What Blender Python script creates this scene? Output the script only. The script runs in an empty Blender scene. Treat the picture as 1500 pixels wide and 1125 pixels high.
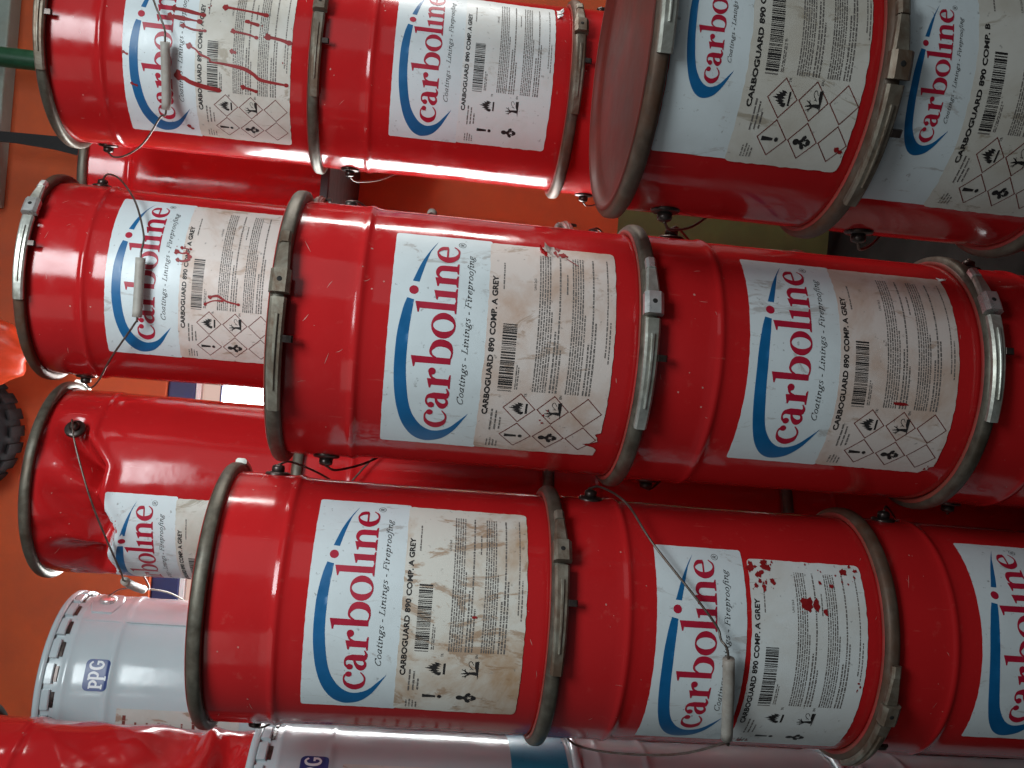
import bpy, bmesh, math, random
import numpy as np
from mathutils import Vector, Matrix
from mathutils.geometry import tessellate_polygon

# ------------------------------------------------------------------ camera, world, lights
scene = bpy.context.scene
COL = scene.collection
EYE = 0.985                       # camera height above the floor, phone held upright and turned on its side
PITCH, ROLL = math.radians(5.7227), math.radians(-4.8818)
cam_data = bpy.data.cameras.new('camera')
cam_data.sensor_width = 36.0
cam_data.lens = 36.0 * 1405.2 / 1500.0
cam_data.clip_start = 0.02
cam_data.clip_end = 60.0
cam = bpy.data.objects.new('camera', cam_data)
COL.objects.link(cam)
_fwd = Vector((0, math.cos(PITCH), -math.sin(PITCH)))
_up = Vector((0, math.sin(PITCH), math.cos(PITCH)))
_ex = Vector((1, 0, 0))
_U = _ex * math.cos(ROLL) - _up * math.sin(ROLL)
_V = _ex * math.sin(ROLL) + _up * math.cos(ROLL)
_m = Matrix((-_V, _U, -_fwd)).transposed().to_4x4()
_m.translation = Vector((0, 0, EYE))
cam.matrix_world = _m
scene.camera = cam

world = bpy.data.worlds.new('World')
scene.world = world
world.use_nodes = True
world.node_tree.nodes['Background'].inputs[0].default_value = (0.55, 0.62, 0.68, 1)
world.node_tree.nodes['Background'].inputs[1].default_value = 0.095


def area(name, loc, target, size, size_y, power, color, spread=180.0):
    l = bpy.data.lights.new(name, 'AREA')
    l.shape = 'RECTANGLE'
    l.size, l.size_y = size, size_y
    l.energy = power
    l.color = color
    l.spread = math.radians(spread)
    o = bpy.data.objects.new(name, l)
    COL.objects.link(o)
    o.location = loc
    o.rotation_euler = (Vector(target) - Vector(loc)).to_track_quat('-Z', 'Y').to_euler()
    return o


# open shop front above and right of the photographer, a tall door far right, and an added weak fill from front left
area('shop_front_light', (0.45, -0.15, 2.10), (-0.05, 1.2, 1.42), 0.8, 0.6, 8.0, (0.88, 0.97, 1.0), 92.0)
area('shop_window_light', (1.75, -0.75, 1.60), (0.1, 1.1, 1.1), 1.7, 1.6, 4.5, (0.92, 0.98, 1.0))
area('side_door_light', (1.62, 1.60, 1.32), (0.15, 1.0, 1.05), 0.16, 1.15, 15, (1.0, 0.97, 0.93))
area('weak_fill_light', (-1.5, -0.6, 2.0), (-0.3, 1.2, 1.1), 1.2, 1.2, 3.0, (1.0, 0.94, 0.88))

scene.view_settings.view_transform = 'Standard'
scene.view_settings.look = 'None'
scene.view_settings.exposure = 0.05
scene.view_settings.gamma = 1.0


# ------------------------------------------------------------------ materials
class NT:
    def __init__(self, name):
        self.m = bpy.data.materials.new(name)
        self.m.use_nodes = True
        self.t = self.m.node_tree
        self.b = self.t.nodes['Principled BSDF']

    def n(self, typ, **kw):
        o = self.t.nodes.new(typ)
        for k, v in kw.items():
            if hasattr(o, k):
                setattr(o, k, v)
            else:
                o.inputs[k].default_value = v
        return o

    def l(self, a, b):
        self.t.links.new(a, b)

    def coords(self, scale=(1, 1, 1)):
        tc = self.n('ShaderNodeTexCoord')
        oi = self.n('ShaderNodeObjectInfo')
        mul = self.n('ShaderNodeMath', operation='MULTIPLY')
        self.l(oi.outputs['Random'], mul.inputs[0])
        mul.inputs[1].default_value = 17.0
        add = self.n('ShaderNodeVectorMath', operation='ADD')
        self.l(tc.outputs['Object'], add.inputs[0])
        self.l(mul.outputs[0], add.inputs[1])
        mp = self.n('ShaderNodeMapping')
        mp.inputs['Scale'].default_value = scale
        self.l(add.outputs[0], mp.inputs[0])
        return mp.outputs[0]

    def noise(self, co, scale, detail=4, rough=0.55, dist=0.0):
        x = self.n('ShaderNodeTexNoise')
        x.inputs['Scale'].default_value = scale
        x.inputs['Detail'].default_value = detail
        x.inputs['Roughness'].default_value = rough
        x.inputs['Distortion'].default_value = dist
        self.l(co, x.inputs['Vector'])
        return x.outputs['Fac']

    def ramp(self, fac, stops):
        r = self.n('ShaderNodeValToRGB')
        el = r.color_ramp.elements
        while len(el) < len(stops):
            el.new(0.5)
        for e, (p, c) in zip(el, stops):
            e.position = p
            e.color = c if len(c) == 4 else (*c, 1)
        self.l(fac, r.inputs[0])
        return r.outputs[0]

    def mix(self, fac, a, b):
        x = self.n('ShaderNodeMix', data_type='RGBA')
        for s, v in ((x.inputs[0], fac), (x.inputs[6], a), (x.inputs[7], b)):
            if isinstance(v, (tuple, list)):
                s.default_value = (*v[:3], 1)
            elif isinstance(v, float):
                s.default_value = v
            else:
                self.l(v, s)
        return x.outputs[2]

    def bump(self, fac, strength, dist):
        x = self.n('ShaderNodeBump')
        x.inputs['Strength'].default_value = strength
        x.inputs['Distance'].default_value = dist
        self.l(fac, x.inputs['Height'])
        self.l(x.outputs[0], self.b.inputs['Normal'])


def g(v):
    return (v, v, v)


def paint(name, base, worn, dust, rough=0.12, scr=0.62):
    t = NT(name)
    co = t.coords()
    n1 = t.noise(co, 9, 5)
    n2 = t.noise(co, 60, 4, 0.7)
    n3 = t.noise(t.coords((1, 1, 0.12)), 130, 3, 0.6)
    c = t.mix(t.ramp(n1, [(0.35, g(0)), (0.75, g(0.55))]), base, worn)
    c = t.mix(t.ramp(n2, [(0.62, g(0)), (0.80, g(0.35))]), c, dust)
    c = t.mix(t.ramp(n3, [(scr + 0.08, g(0)), (scr + 0.16, g(0.5))]), c, dust)
    t.l(c, t.b.inputs['Base Color'])
    r = t.ramp(t.noise(co, 25, 5, 0.65), [(0.40, g(rough - 0.03)), (0.85, g(rough + 0.18))])
    t.l(r, t.b.inputs['Roughness'])
    t.b.inputs['Specular IOR Level'].default_value = 0.42
    t.bump(t.noise(co, 30, 3), 0.10, 0.002)
    return t.m


def plain(name, col, rough=0.5, metal=0.0, var=0.25, scale=60, dirt=None, bump=0.15, dirtpos=(0.45, 0.72), spec=0.5):
    t = NT(name)
    t.b.inputs['Specular IOR Level'].default_value = spec
    co = t.coords()
    n = t.noise(co, scale, 5, 0.65)
    lo = tuple(x * (1 - var) for x in col)
    hi = tuple(min(1, x * (1 + var)) for x in col)
    c = t.ramp(n, [(0.3, lo), (0.7, hi)])
    if dirt:
        c = t.mix(t.ramp(t.noise(co, scale * 0.35, 6, 0.7, 0.6), [(dirtpos[0], g(0)), (dirtpos[1], g(0.85))]), c, dirt)
    t.l(c, t.b.inputs['Base Color'])
    t.b.inputs['Metallic'].default_value = metal
    t.l(t.ramp(n, [(0.2, g(max(0.05, rough - 0.1))), (0.8, g(min(1, rough + 0.15)))]), t.b.inputs['Roughness'])
    t.bump(n, bump, 0.001)
    return t.m


def paper(name, base, stain, lo, hi, scale=14, streak=0.0, blot=(0.25, 0.12, 0.06), rough=0.38):
    t = NT(name)
    co = t.coords((1, 1, 1))
    n = t.noise(co, scale, 6, 0.62, 0.4)
    c = t.mix(t.ramp(n, [(lo, g(0)), (hi, g(0.9))]), base, stain)
    co2 = t.coords((1, 1, 0.35))
    n2 = t.noise(co2, 34, 6, 0.7, 1.2)
    c = t.mix(t.ramp(n2, [(0.60 - streak, g(0)), (0.66 - streak, g(0.7))]), c, blot)
    n3 = t.noise(co, 150, 3, 0.6)
    c = t.mix(t.ramp(n3, [(0.66, g(0)), (0.74, g(0.55))]), c, (0.12, 0.11, 0.10))
    t.l(c, t.b.inputs['Base Color'])
    t.l(t.ramp(n, [(0.3, g(rough - 0.08)), (0.8, g(rough + 0.25))]), t.b.inputs['Roughness'])
    t.bump(t.noise(co, 45, 4), 0.18, 0.0015)
    return t.m


def emit(name, col, strength):
    t = NT(name)
    t.b.inputs['Base Color'].default_value = (0, 0, 0, 1)
    t.b.inputs['Emission Color'].default_value = (*col, 1)
    t.b.inputs['Emission Strength'].default_value = strength
    return t.m


M = {}
M['red'] = paint('red_enamel', (0.52, 0.016, 0.018), (0.42, 0.012, 0.014), (0.62, 0.12, 0.10))
M['red_dark'] = paint('red_enamel_scuffed', (0.48, 0.014, 0.016), (0.38, 0.012, 0.013), (0.55, 0.10, 0.09), 0.13)
M['white_enamel'] = paint('white_enamel', (0.43, 0.49, 0.51), (0.38, 0.43, 0.45), (0.50, 0.49, 0.46), 0.15, 0.66)
M['logo_paper'] = paper('logo_panel_paper', (0.70, 0.77, 0.79), (0.60, 0.65, 0.66), 0.42, 0.74, 12, 0.0, (0.40, 0.38, 0.36), 0.32)
M['pink_paper'] = paper('stained_label_paper', (0.72, 0.63, 0.58), (0.50, 0.31, 0.21), 0.44, 0.72, 13, 0.02, (0.40, 0.27, 0.19))
M['rusty_paper'] = paper('rust_streaked_label_paper', (0.72, 0.69, 0.62), (0.46, 0.28, 0.15), 0.48, 0.68, 11, 0.07, (0.36, 0.20, 0.10))
M['clean_paper'] = paper('clean_label_paper', (0.72, 0.75, 0.74), (0.58, 0.55, 0.49), 0.46, 0.76, 10, 0.0, (0.42, 0.38, 0.32))
M['cream_paper'] = paper('yellowed_label_paper', (0.68, 0.66, 0.60), (0.48, 0.42, 0.33), 0.43, 0.76, 12, 0.02, (0.32, 0.26, 0.18))
M['blue_ink'] = plain('blue_ink', (0.006, 0.12, 0.30), 0.35, 0, 0.12, 40, None, 0.05)
M['red_ink'] = plain('red_ink', (0.42, 0.010, 0.036), 0.38, 0, 0.12, 40, None, 0.05)
M['black_ink'] = plain('black_ink', (0.02, 0.018, 0.018), 0.5, 0, 0.3, 60, None, 0.05)
M['grey_ink'] = plain('small_print_ink', (0.15, 0.135, 0.125), 0.55, 0, 0.4, 120, None, 0.05)
M['frame_ink'] = plain('dark_red_frame_ink', (0.16, 0.030, 0.022), 0.55, 0, 0.3, 60, None, 0.05)
M['navy_ink'] = plain('navy_ink', (0.012, 0.035, 0.16), 0.35, 0, 0.15, 40, None, 0.05)
M['drip'] = plain('spilled_red_paint', (0.28, 0.010, 0.012), 0.4, 0, 0.2, 60, None, 0.3)
M['white_print'] = plain('white_print', (0.66, 0.68, 0.70), 0.4, 0, 0.08, 40, None, 0.05)
M['teal_print'] = plain('teal_print', (0.012, 0.20, 0.33), 0.3, 0, 0.12, 40, None, 0.05)
M['beige_paper'] = paper('beige_side_label_paper', (0.50, 0.50, 0.47), (0.42, 0.38, 0.33), 0.4, 0.75, 12)
M['ring'] = plain('galvanised_ring_steel', (0.13, 0.118, 0.092), 0.46, 0.5, 0.35, 70, (0.075, 0.05, 0.032), 0.3)
M['ring_rust'] = plain('rusted_ring_steel', (0.12, 0.090, 0.068), 0.52, 0.4, 0.35, 60, (0.12, 0.05, 0.025), 0.4, (0.36, 0.62))
M['clamp'] = plain('zinc_clamp_steel', (0.52, 0.53, 0.48), 0.36, 0.6, 0.25, 60, (0.20, 0.17, 0.11), 0.2)
M['clamp_rust'] = plain('rusted_clamp_steel', (0.30, 0.28, 0.225), 0.45, 0.5, 0.3, 50, (0.13, 0.07, 0.04), 0.3, (0.38, 0.6))
M['bright'] = plain('bright_plated_steel', (0.74, 0.74, 0.72), 0.28, 0.7, 0.15, 60, (0.30, 0.28, 0.22), 0.1, (0.55, 0.8))
M['dark'] = plain('dark_hole', (0.010, 0.009, 0.008), 0.8, 0, 0.2, 60, None, 0.05)
M['ear'] = plain('blackened_ear_steel', (0.075, 0.06, 0.055), 0.3, 0.7, 0.4, 90, (0.05, 0.03, 0.02), 0.2)
M['wire'] = plain('handle_wire_steel', (0.17, 0.145, 0.125), 0.4, 0.75, 0.35, 120, (0.10, 0.05, 0.03), 0.2)
M['grip'] = plain('dirty_white_plastic', (0.38, 0.36, 0.32), 0.5, 0, 0.15, 50, (0.24, 0.15, 0.10), 0.2, (0.5, 0.78))
M['lid'] = plain('lid_enamel_dull_red', (0.34, 0.035, 0.030), 0.45, 0, 0.2, 30, (0.18, 0.09, 0.06), 0.2, (0.40, 0.68))
M['lid_rust'] = plain('rust_brown_lid', (0.16, 0.022, 0.016), 0.5, 0.05, 0.22, 22, (0.06, 0.028, 0.02), 0.35, (0.36, 0.66), spec=0.25)
M['wall'] = plain('orange_wall_paint', (0.44, 0.072, 0.015), 0.7, 0, 0.14, 9, (0.30, 0.055, 0.016), 0.25, (0.5, 0.85))
M['dado'] = plain('green_dado_paint', (0.085, 0.12, 0.035), 0.7, 0, 0.18, 9, (0.07, 0.08, 0.03), 0.25)
M['floor'] = plain('shade_dark_floor', (0.014, 0.013, 0.012), 0.9, 0, 0.3, 12, (0.008, 0.007, 0.006), 0.5, spec=0.03)  # near-black: the shade between the stacks is put into the floor colour
M['rubber'] = plain('black_rubber', (0.014, 0.014, 0.015), 0.7, 0, 0.3, 60, (0.022, 0.02, 0.018), 0.3, (0.55, 0.8), spec=0.2)
M['green'] = plain('green_pipe_paint', (0.012, 0.07, 0.030), 0.4, 0, 0.2, 40, None, 0.1)
M['pale'] = plain('pale_green_bar_paint', (0.24, 0.29, 0.26), 0.5, 0, 0.15, 30, (0.22, 0.24, 0.2), 0.1)
M['strap'] = plain('black_webbing', (0.010, 0.010, 0.011), 0.8, 0, 0.3, 200, None, 0.4)
M['bag'] = plain('orange_red_bag_plastic', (0.50, 0.045, 0.012), 0.35, 0, 0.2, 30, None, 0.2)
M['window_blue'] = plain('navy_window_paint', (0.015, 0.022, 0.10), 0.5, 0, 0.15, 30, None, 0.1)
M['window_white'] = plain('white_window_paint', (0.72, 0.72, 0.70), 0.5, 0, 0.08, 30, None, 0.1)
M['daylight'] = emit('daylit_window_pane', (0.95, 1.0, 1.0), 24.0)
M['daylight_dim'] = emit('frosted_window_pane', (0.80, 0.55, 0.46), 0.75)
M['scratch'] = plain('scuffed_paint', (0.55, 0.22, 0.19), 0.5, 0, 0.3, 90, None, 0.1)
M['steel_shelf'] = plain('dark_shelf_steel', (0.05, 0.045, 0.045), 0.5, 0.6, 0.2, 40, None, 0.1)

# ------------------------------------------------------------------ object helpers


def link(name, verts, faces, mat, parent=None, smooth=True, mats=None, midx=None):
    me = bpy.data.meshes.new(name)
    me.from_pydata([tuple(v) for v in verts], [], faces)
    me.materials.append(M[mat])
    if mats:
        for x in mats:
            me.materials.append(M[x])
    if midx is not None:
        me.polygons.foreach_set('material_index', midx)
    if smooth:
        me.polygons.foreach_set('use_smooth', [True] * len(me.polygons))
    me.update()
    o = bpy.data.objects.new(name, me)
    COL.objects.link(o)
    if parent:
        o.parent = parent
    return o


def bm_link(name, bm, mat, parent=None, smooth=False):
    me = bpy.data.meshes.new(name)
    bmesh.ops.recalc_face_normals(bm, faces=bm.faces)
    bm.to_mesh(me)
    bm.free()
    me.materials.append(M[mat])
    if smooth:
        me.polygons.foreach_set('use_smooth', [True] * len(me.polygons))
    o = bpy.data.objects.new(name, me)
    COL.objects.link(o)
    if parent:
        o.parent = parent
    return o


def tag(o, label=None, cat=None, group=None, kind=None):
    for k, v in (('label', label), ('category', cat), ('group', group), ('kind', kind)):
        if v:
            o[k] = v
    return o


def empty(name, loc, rot=(0, 0, 0)):
    o = bpy.data.objects.new(name, None)
    o.empty_display_size = 0.05
    COL.objects.link(o)
    o.location = loc
    o.rotation_euler = rot
    return o


def box(bm, lo, hi, bevel=0.0):
    r = bmesh.ops.create_cube(bm, size=1)
    vs = r['verts']
    for v in vs:
        v.co = Vector([lo[i] + (v.co[i] + 0.5) * (hi[i] - lo[i]) for i in range(3)])
    if bevel:
        es = list({e for v in vs for e in v.link_edges})
        bmesh.ops.bevel(bm, geom=es, offset=bevel, segments=2, affect='EDGES', profile=0.5)


def lathe(prof, n=96, close=False):
    prof = np.array(prof, float)
    th = np.linspace(0, 2 * np.pi, n, endpoint=False)
    k = len(prof)
    V = np.stack([np.outer(prof[:, 0], np.sin(th)), -np.outer(prof[:, 0], np.cos(th)),
                  np.outer(prof[:, 1], np.ones(n))], -1).reshape(-1, 3)
    F = []
    for i in range(k if close else k - 1):
        a, b = i * n, ((i + 1) % k) * n
        for j in range(n):
            j2 = (j + 1) % n
            F.append((a + j, a + j2, b + j2, b + j))
    return V, F


def tube(pts, rad, n=8, cap=True, smooth_steps=6):
    P = catmull(np.array(pts, float), smooth_steps) if smooth_steps else np.array(pts, float)
    V, F = [], []
    up = None
    rad = np.broadcast_to(np.asarray(rad, float), (len(P),)) if np.ndim(rad) == 0 else np.interp(
        np.linspace(0, 1, len(P)), np.linspace(0, 1, len(rad)), rad)
    for i, p in enumerate(P):
        d = P[min(i + 1, len(P) - 1)] - P[max(i - 1, 0)]
        d = d / (np.linalg.norm(d) + 1e-12)
        if up is None:
            up = np.array([0, 0, 1.0]) if abs(d[2]) < 0.9 else np.array([1.0, 0, 0])
        s = np.cross(d, up)
        s /= np.linalg.norm(s) + 1e-12
        up = np.cross(s, d)
        for j in range(n):
            a = 2 * np.pi * j / n
            V.append(p + rad[i] * (np.cos(a) * s + np.sin(a) * up))
    for i in range(len(P) - 1):
        for j in range(n):
            j2 = (j + 1) % n
            F.append((i * n + j, i * n + j2, (i + 1) * n + j2, (i + 1) * n + j))
    if cap:
        F.append(tuple(range(n - 1, -1, -1)))
        F.append(tuple(range((len(P) - 1) * n, len(P) * n)))
    return V, F


def catmull(P, k=8):
    P = np.asarray(P, float)
    if len(P) < 3:
        t = np.linspace(0, 1, k + 1)[:, None]
        return P[0] * (1 - t) + P[-1] * t
    Q = np.vstack([2 * P[0] - P[1], P, 2 * P[-1] - P[-2]])
    out = []
    for i in range(1, len(Q) - 2):
        p0, p1, p2, p3 = Q[i - 1], Q[i], Q[i + 1], Q[i + 2]
        for t in np.linspace(0, 1, k, endpoint=False):
            out.append(0.5 * (2 * p1 + (p2 - p0) * t + (2 * p0 - 5 * p1 + 4 * p2 - p3) * t * t
                              + (3 * p1 - p0 - 3 * p2 + p3) * t ** 3))
    out.append(P[-1])
    return np.array(out)


# ------------------------------------------------------------------ flat artwork of the labels (millimetres: x right, y up = -drop below the clamp ring)
class Art:
    def __init__(self):
        self.v, self.f, self.k = [], [], 0

    def _add(self, vs, fs, lift=None):
        b = len(self.v)
        if lift is None:
            lift = (self.k % 6) * 0.035
            self.k += 1
        self.v += [(x, y, lift) for x, y in vs]
        self.f += [tuple(b + i for i in f) for f in fs]

    def poly(self, *contours, lift=None):
        cs = [[Vector((p[0], p[1], 0)) for p in c] for c in contours]
        tris = tessellate_polygon(cs)
        flat = [(p.x, p.y) for c in cs for p in c]
        self._add(flat, tris, lift)

    def rect(self, x0, y0, x1, y1, lift=0.0):
        self._add([(x0, y0), (x1, y0), (x1, y1), (x0, y1)], [(0, 1, 2, 3)], lift)

    def stroke(self, pts, k=7, ox=0, oy=0, sc=1.0, scx=None, lift=None):
        scx = sc if scx is None else scx
        P = catmull(pts, k)
        vs, fs = [], []
        for i in range(len(P)):
            d = P[min(i + 1, len(P) - 1), :2] - P[max(i - 1, 0), :2]
            d /= np.linalg.norm(d) + 1e-9
            nx, ny = -d[1], d[0]
            w = P[i, 2] / 2
            for s in (1, -1):
                vs.append((ox + scx * (P[i, 0] + s * nx * w), oy + sc * (P[i, 1] + s * ny * w)))
        for i in range(len(P) - 1):
            fs.append((2 * i, 2 * i + 1, 2 * i + 3, 2 * i + 2))
        self._add(vs, fs, lift)

    def disc(self, cx, cy, r, n=20, ry=None):
        ry = ry or r
        self.poly([(cx + r * math.cos(2 * math.pi * i / n), cy + ry * math.sin(2 * math.pi * i / n)) for i in range(n)])

    def ring(self, cx, cy, r0, r1, n=24):
        a = [(cx + r1 * math.cos(2 * math.pi * i / n), cy + r1 * math.sin(2 * math.pi * i / n)) for i in range(n)]
        b = [(cx + r0 * math.cos(2 * math.pi * i / n), cy + r0 * math.sin(2 * math.pi * i / n)) for i in range(n)]
        self.poly(a, b)

    def text(self, s, x0, y0, length, cap, bold=0.0, shear=0.0, lift=0.0):
        cu = bpy.data.curves.new('t', 'FONT')
        cu.body = s
        cu.size = 1.0
        cu.offset = bold
        cu.shear = shear
        cu.resolution_u = 3
        o = bpy.data.objects.new('t', cu)
        COL.objects.link(o)
        dg = bpy.context.evaluated_depsgraph_get()
        me = o.evaluated_get(dg).to_mesh()
        vs = [(v.co.x, v.co.y) for v in me.vertices]
        fs = [tuple(p.vertices) for p in me.polygons]
        o.evaluated_get(dg).to_mesh_clear()
        bpy.data.objects.remove(o)
        bpy.data.curves.remove(cu)
        xs = [p[0] for p in vs]
        ys = [p[1] for p in vs]
        a, b = min(xs), max(xs)
        c = max(ys)
        self._add([(x0 + (x - a) / (b - a) * length, y0 + y / c * cap) for x, y in vs], fs, lift)

    def bake(self, step=5.0, ystep=None):
        bm = bmesh.new()
        vs = [bm.verts.new(v) for v in self.v]
        for f in self.f:
            if len(set(f)) > 2:
                try:
                    bm.faces.new([vs[i] for i in f])
                except ValueError:
                    pass
        xs = [v[0] for v in self.v]
        ys = [v[1] for v in self.v]
        x = math.ceil(min(xs) / step) * step
        while x < max(xs):
            bmesh.ops.bisect_plane(bm, geom=bm.verts[:] + bm.edges[:] + bm.faces[:], dist=1e-5, plane_co=(x, 0, 0), plane_no=(1, 0, 0))
            x += step
        if ystep:
            y = math.ceil(min(ys) / ystep) * ystep
            while y < max(ys):
                bmesh.ops.bisect_plane(bm, geom=bm.verts[:] + bm.edges[:] + bm.faces[:], dist=1e-5, plane_co=(0, y, 0), plane_no=(0, 1, 0))
                y += ystep
        for f in bm.faces:
            f.normal_update()
            if f.normal.z < 0:
                f.normal_flip()
        bm.verts.index_update()
        V = np.array([v.co[:] for v in bm.verts])
        F = [tuple(v.index for v in f.verts) for f in bm.faces]
        bm.free()
        return V, F


def glyph_logo(a, ch, x, y, sc=1.0):
    S = lambda *p: a.stroke(p, ox=x, oy=y, sc=sc)
    T = lambda pts: a.poly([(x + px * sc, y + py * sc) for px, py in pts])
    B = lambda cx, cy, r: a.disc(x + cx * sc, y + cy * sc, r * sc)
    foot = lambda x0, x1: T([(x0, 0), (x1, 0), (x1, 1.3), (x1 - 2.5, 2.2), (x0 + 2.5, 2.2), (x0, 1.3)])
    if ch == 'c':
        S((21.6, 19.4, 2.2), (18.5, 22.0, 2.0), (13.5, 22.6, 1.8), (7.5, 19.5, 4.8), (4, 11.75, 7.2), (7, 4.5, 5.6), (13, 1.2, 2.2), (18.5, 1.8, 2), (23.6, 5.8, 1.2))
        B(20.6, 18.0, 3.4)
    elif ch == 'a':
        S((16, 15.5, 6.8), (16, 4.8, 6.8), (17.3, 2.2, 4.8), (20.3, 1.2, 2.6), (24.4, 3.4, 1.0))
        S((4.2, 18.2, 3), (6.5, 21.5, 2.4), (11, 22.6, 1.9), (14.8, 20.3, 4.4), (16, 15.0, 6.8))
        B(5.2, 17.5, 3.4)
        S((15, 13.6, 1.8), (8.5, 11.3, 3.4), (4.4, 6.2, 6.4), (7, 2.0, 3.8), (11, 2.0, 2.4), (14.5, 5, 1.8))
    elif ch == 'r':
        S((6.5, 21, 6.8), (6.5, 1, 6.8))
        foot(0, 14.5)
        T([(0, 21.0), (9.85, 23.7), (9.85, 20), (3, 19.0), (0, 19.7)])
        S((9, 14, 1.6), (11.3, 19.2, 2.2), (15.5, 21, 3))
        B(17.3, 19.2, 3.7)
    elif ch == 'b':
        S((5.5, 38, 6.8), (5.5, 1.5, 6.2))
        T([(-2, 38.6), (8.9, 41.5), (8.9, 37), (2, 36.6), (-2, 37.2)])
        S((8, 16.5, 1.8), (11.2, 21.2, 2.2), (15.5, 22.2, 2.8), (21.6, 18, 6.4), (23.2, 11.75, 7.2), (21.2, 4.8, 6.2), (15.5, 1.2, 2.3), (10, 1.5, 1.8), (6, 3.5, 1.8))
    elif ch == 'o':
        n = 40
        a.poly([(x + (12.9 + 12.9 * math.cos(2 * math.pi * i / n)) * sc, y + (11.7 + 12.2 * math.sin(2 * math.pi * i / n)) * sc) for i in range(n)],
               [(x + (12.9 + 6.2 * math.cos(2 * math.pi * i / n)) * sc, y + (11.7 + 10.4 * math.sin(2 * math.pi * i / n)) * sc) for i in range(n)])
    elif ch == 'l':
        S((6.5, 38, 6.8), (6.5, 1, 6.8))
        foot(0, 13.2)
        T([(-1, 38.6), (9.9, 41.5), (9.9, 37), (3, 36.6), (-1, 37.2)])
    elif ch == 'i':
        S((6.8, 21, 6.8), (6.8, 1, 6.8))
        foot(0.3, 13.6)
        T([(0.3, 21.0), (10.2, 23.7), (10.2, 20), (3.4, 19.0), (0.3, 19.7)])
    elif ch == 'n':
        S((6.5, 21, 6.8), (6.5, 1, 6.8))
        foot(0.2, 13.0)
        T([(0, 21.0), (9.9, 23.7), (9.9, 20), (3, 19.0), (0, 19.7)])
        S((21.5, 14, 6.8), (21.5, 1, 6.8))
        foot(15.4, 28.0)
        S((8.5, 15.8, 1.8), (11.8, 20.6, 2.6), (16.6, 21.3, 4.4), (20.6, 18.4, 6.4), (21.5, 13.5, 6.8))
    elif ch == 'e':
        S((6, 12.6, 1.9), (20.6, 12.6, 1.9))
        S((20.3, 12.2, 4.6), (19.4, 18.0, 4.8), (15.4, 21.9, 2.4), (12, 22.6, 1.8), (6.5, 19, 5.2), (4, 11.75, 7.2), (7, 4.5, 5.6), (13, 1.2, 2.2), (18.5, 1.8, 2), (22.8, 6.2, 1.2))


SWOOSH_OUT = [(34.4, 123.4), (22.4, 120.1), (0.2, 116.7), (-21.4, 115.9), (-41.1, 116.3), (-59.7, 118.1), (-79.8, 121.8), (-100.8, 128.6),
              (-116.8, 138.5), (-124.2, 149.1), (-124.2, 159.4), (-118.8, 170.5), (-106.6, 180.8), (-92.5, 188.5), (-80.6, 194.7)]
SWOOSH_IN = [(-90.7, 186.1), (-102.2, 175.9), (-107.4, 165.0), (-106.8, 155.9), (-100.0, 146.5), (-86.5, 137.7), (-70.8, 132.8), (-51.5, 129.6),
             (-34.4, 127.9), (-17.9, 127.6), (1.5, 127.9), (18.8, 129.2), (32.8, 130.4)]
SWOOSH_TOP_A = [(52.8, 127.7), (75.1, 135.0), (94.2, 143.6), (106.8, 150.5)]
SWOOSH_TOP_B = [(90.9, 143.4), (72.8, 138.8), (52.3, 134.3)]


def logo_art(sc=1.0, cx=0.0, base=-173.3):
    """swoosh and dot/letters; returns (blue, red, tag)."""
    f = lambda P: [((px + 7) * sc + cx, base + (173.3 - ph) * sc) for px, ph in P]
    blue, red, tagl = Art(), Art(), Art()
    cr = lambda P: catmull(P, 4).tolist()
    A, B = cr(f(SWOOSH_OUT)), cr(f(SWOOSH_IN))
    # strip between the two edges avoids long slivers
    blue.poly(A + B, lift=0.0)
    blue.poly(cr(f(SWOOSH_TOP_A)) + cr(f(SWOOSH_TOP_B)), lift=0.0)
    d = f([(43.0, 129.5)])[0]
    red.disc(d[0], d[1], 4.7 * sc, 24)
    for ch, x0 in (('c', -96.3), ('a', -71.8), ('r', -47.4), ('b', -24.6), ('o', 3.1), ('l', 28.6), ('i', 41.6), ('n', 56.4), ('e', 84.6)):
        glyph_logo(red, ch, x0 * sc + cx, base, sc)
    rx, ry = f([(104.8 , 175.2)])[0]
    tagl.ring(rx, ry, 3.4 * sc, 3.9 * sc)
    tagl.stroke([(-1.2, -1.9, 0.7), (-1.2, 1.9, 0.7)], ox=rx, oy=ry, sc=sc)
    tagl.stroke([(-1.2, 1.7, 0.6), (0.9, 1.6, 0.6), (1.1, 0.3, 0.7), (-0.9, 0, 0.5)], ox=rx, oy=ry, sc=sc)
    tagl.stroke([(-0.2, 0, 0.6), (1.5, -1.9, 0.6)], ox=rx, oy=ry, sc=sc)
    tagline(tagl, 'Coatings - Linings - Fireproofing', -64.5 * sc + cx, base + (173.3 - 187.6) * sc, 161 * sc, 3.9 * sc)
    return blue, red, tagl


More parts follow.
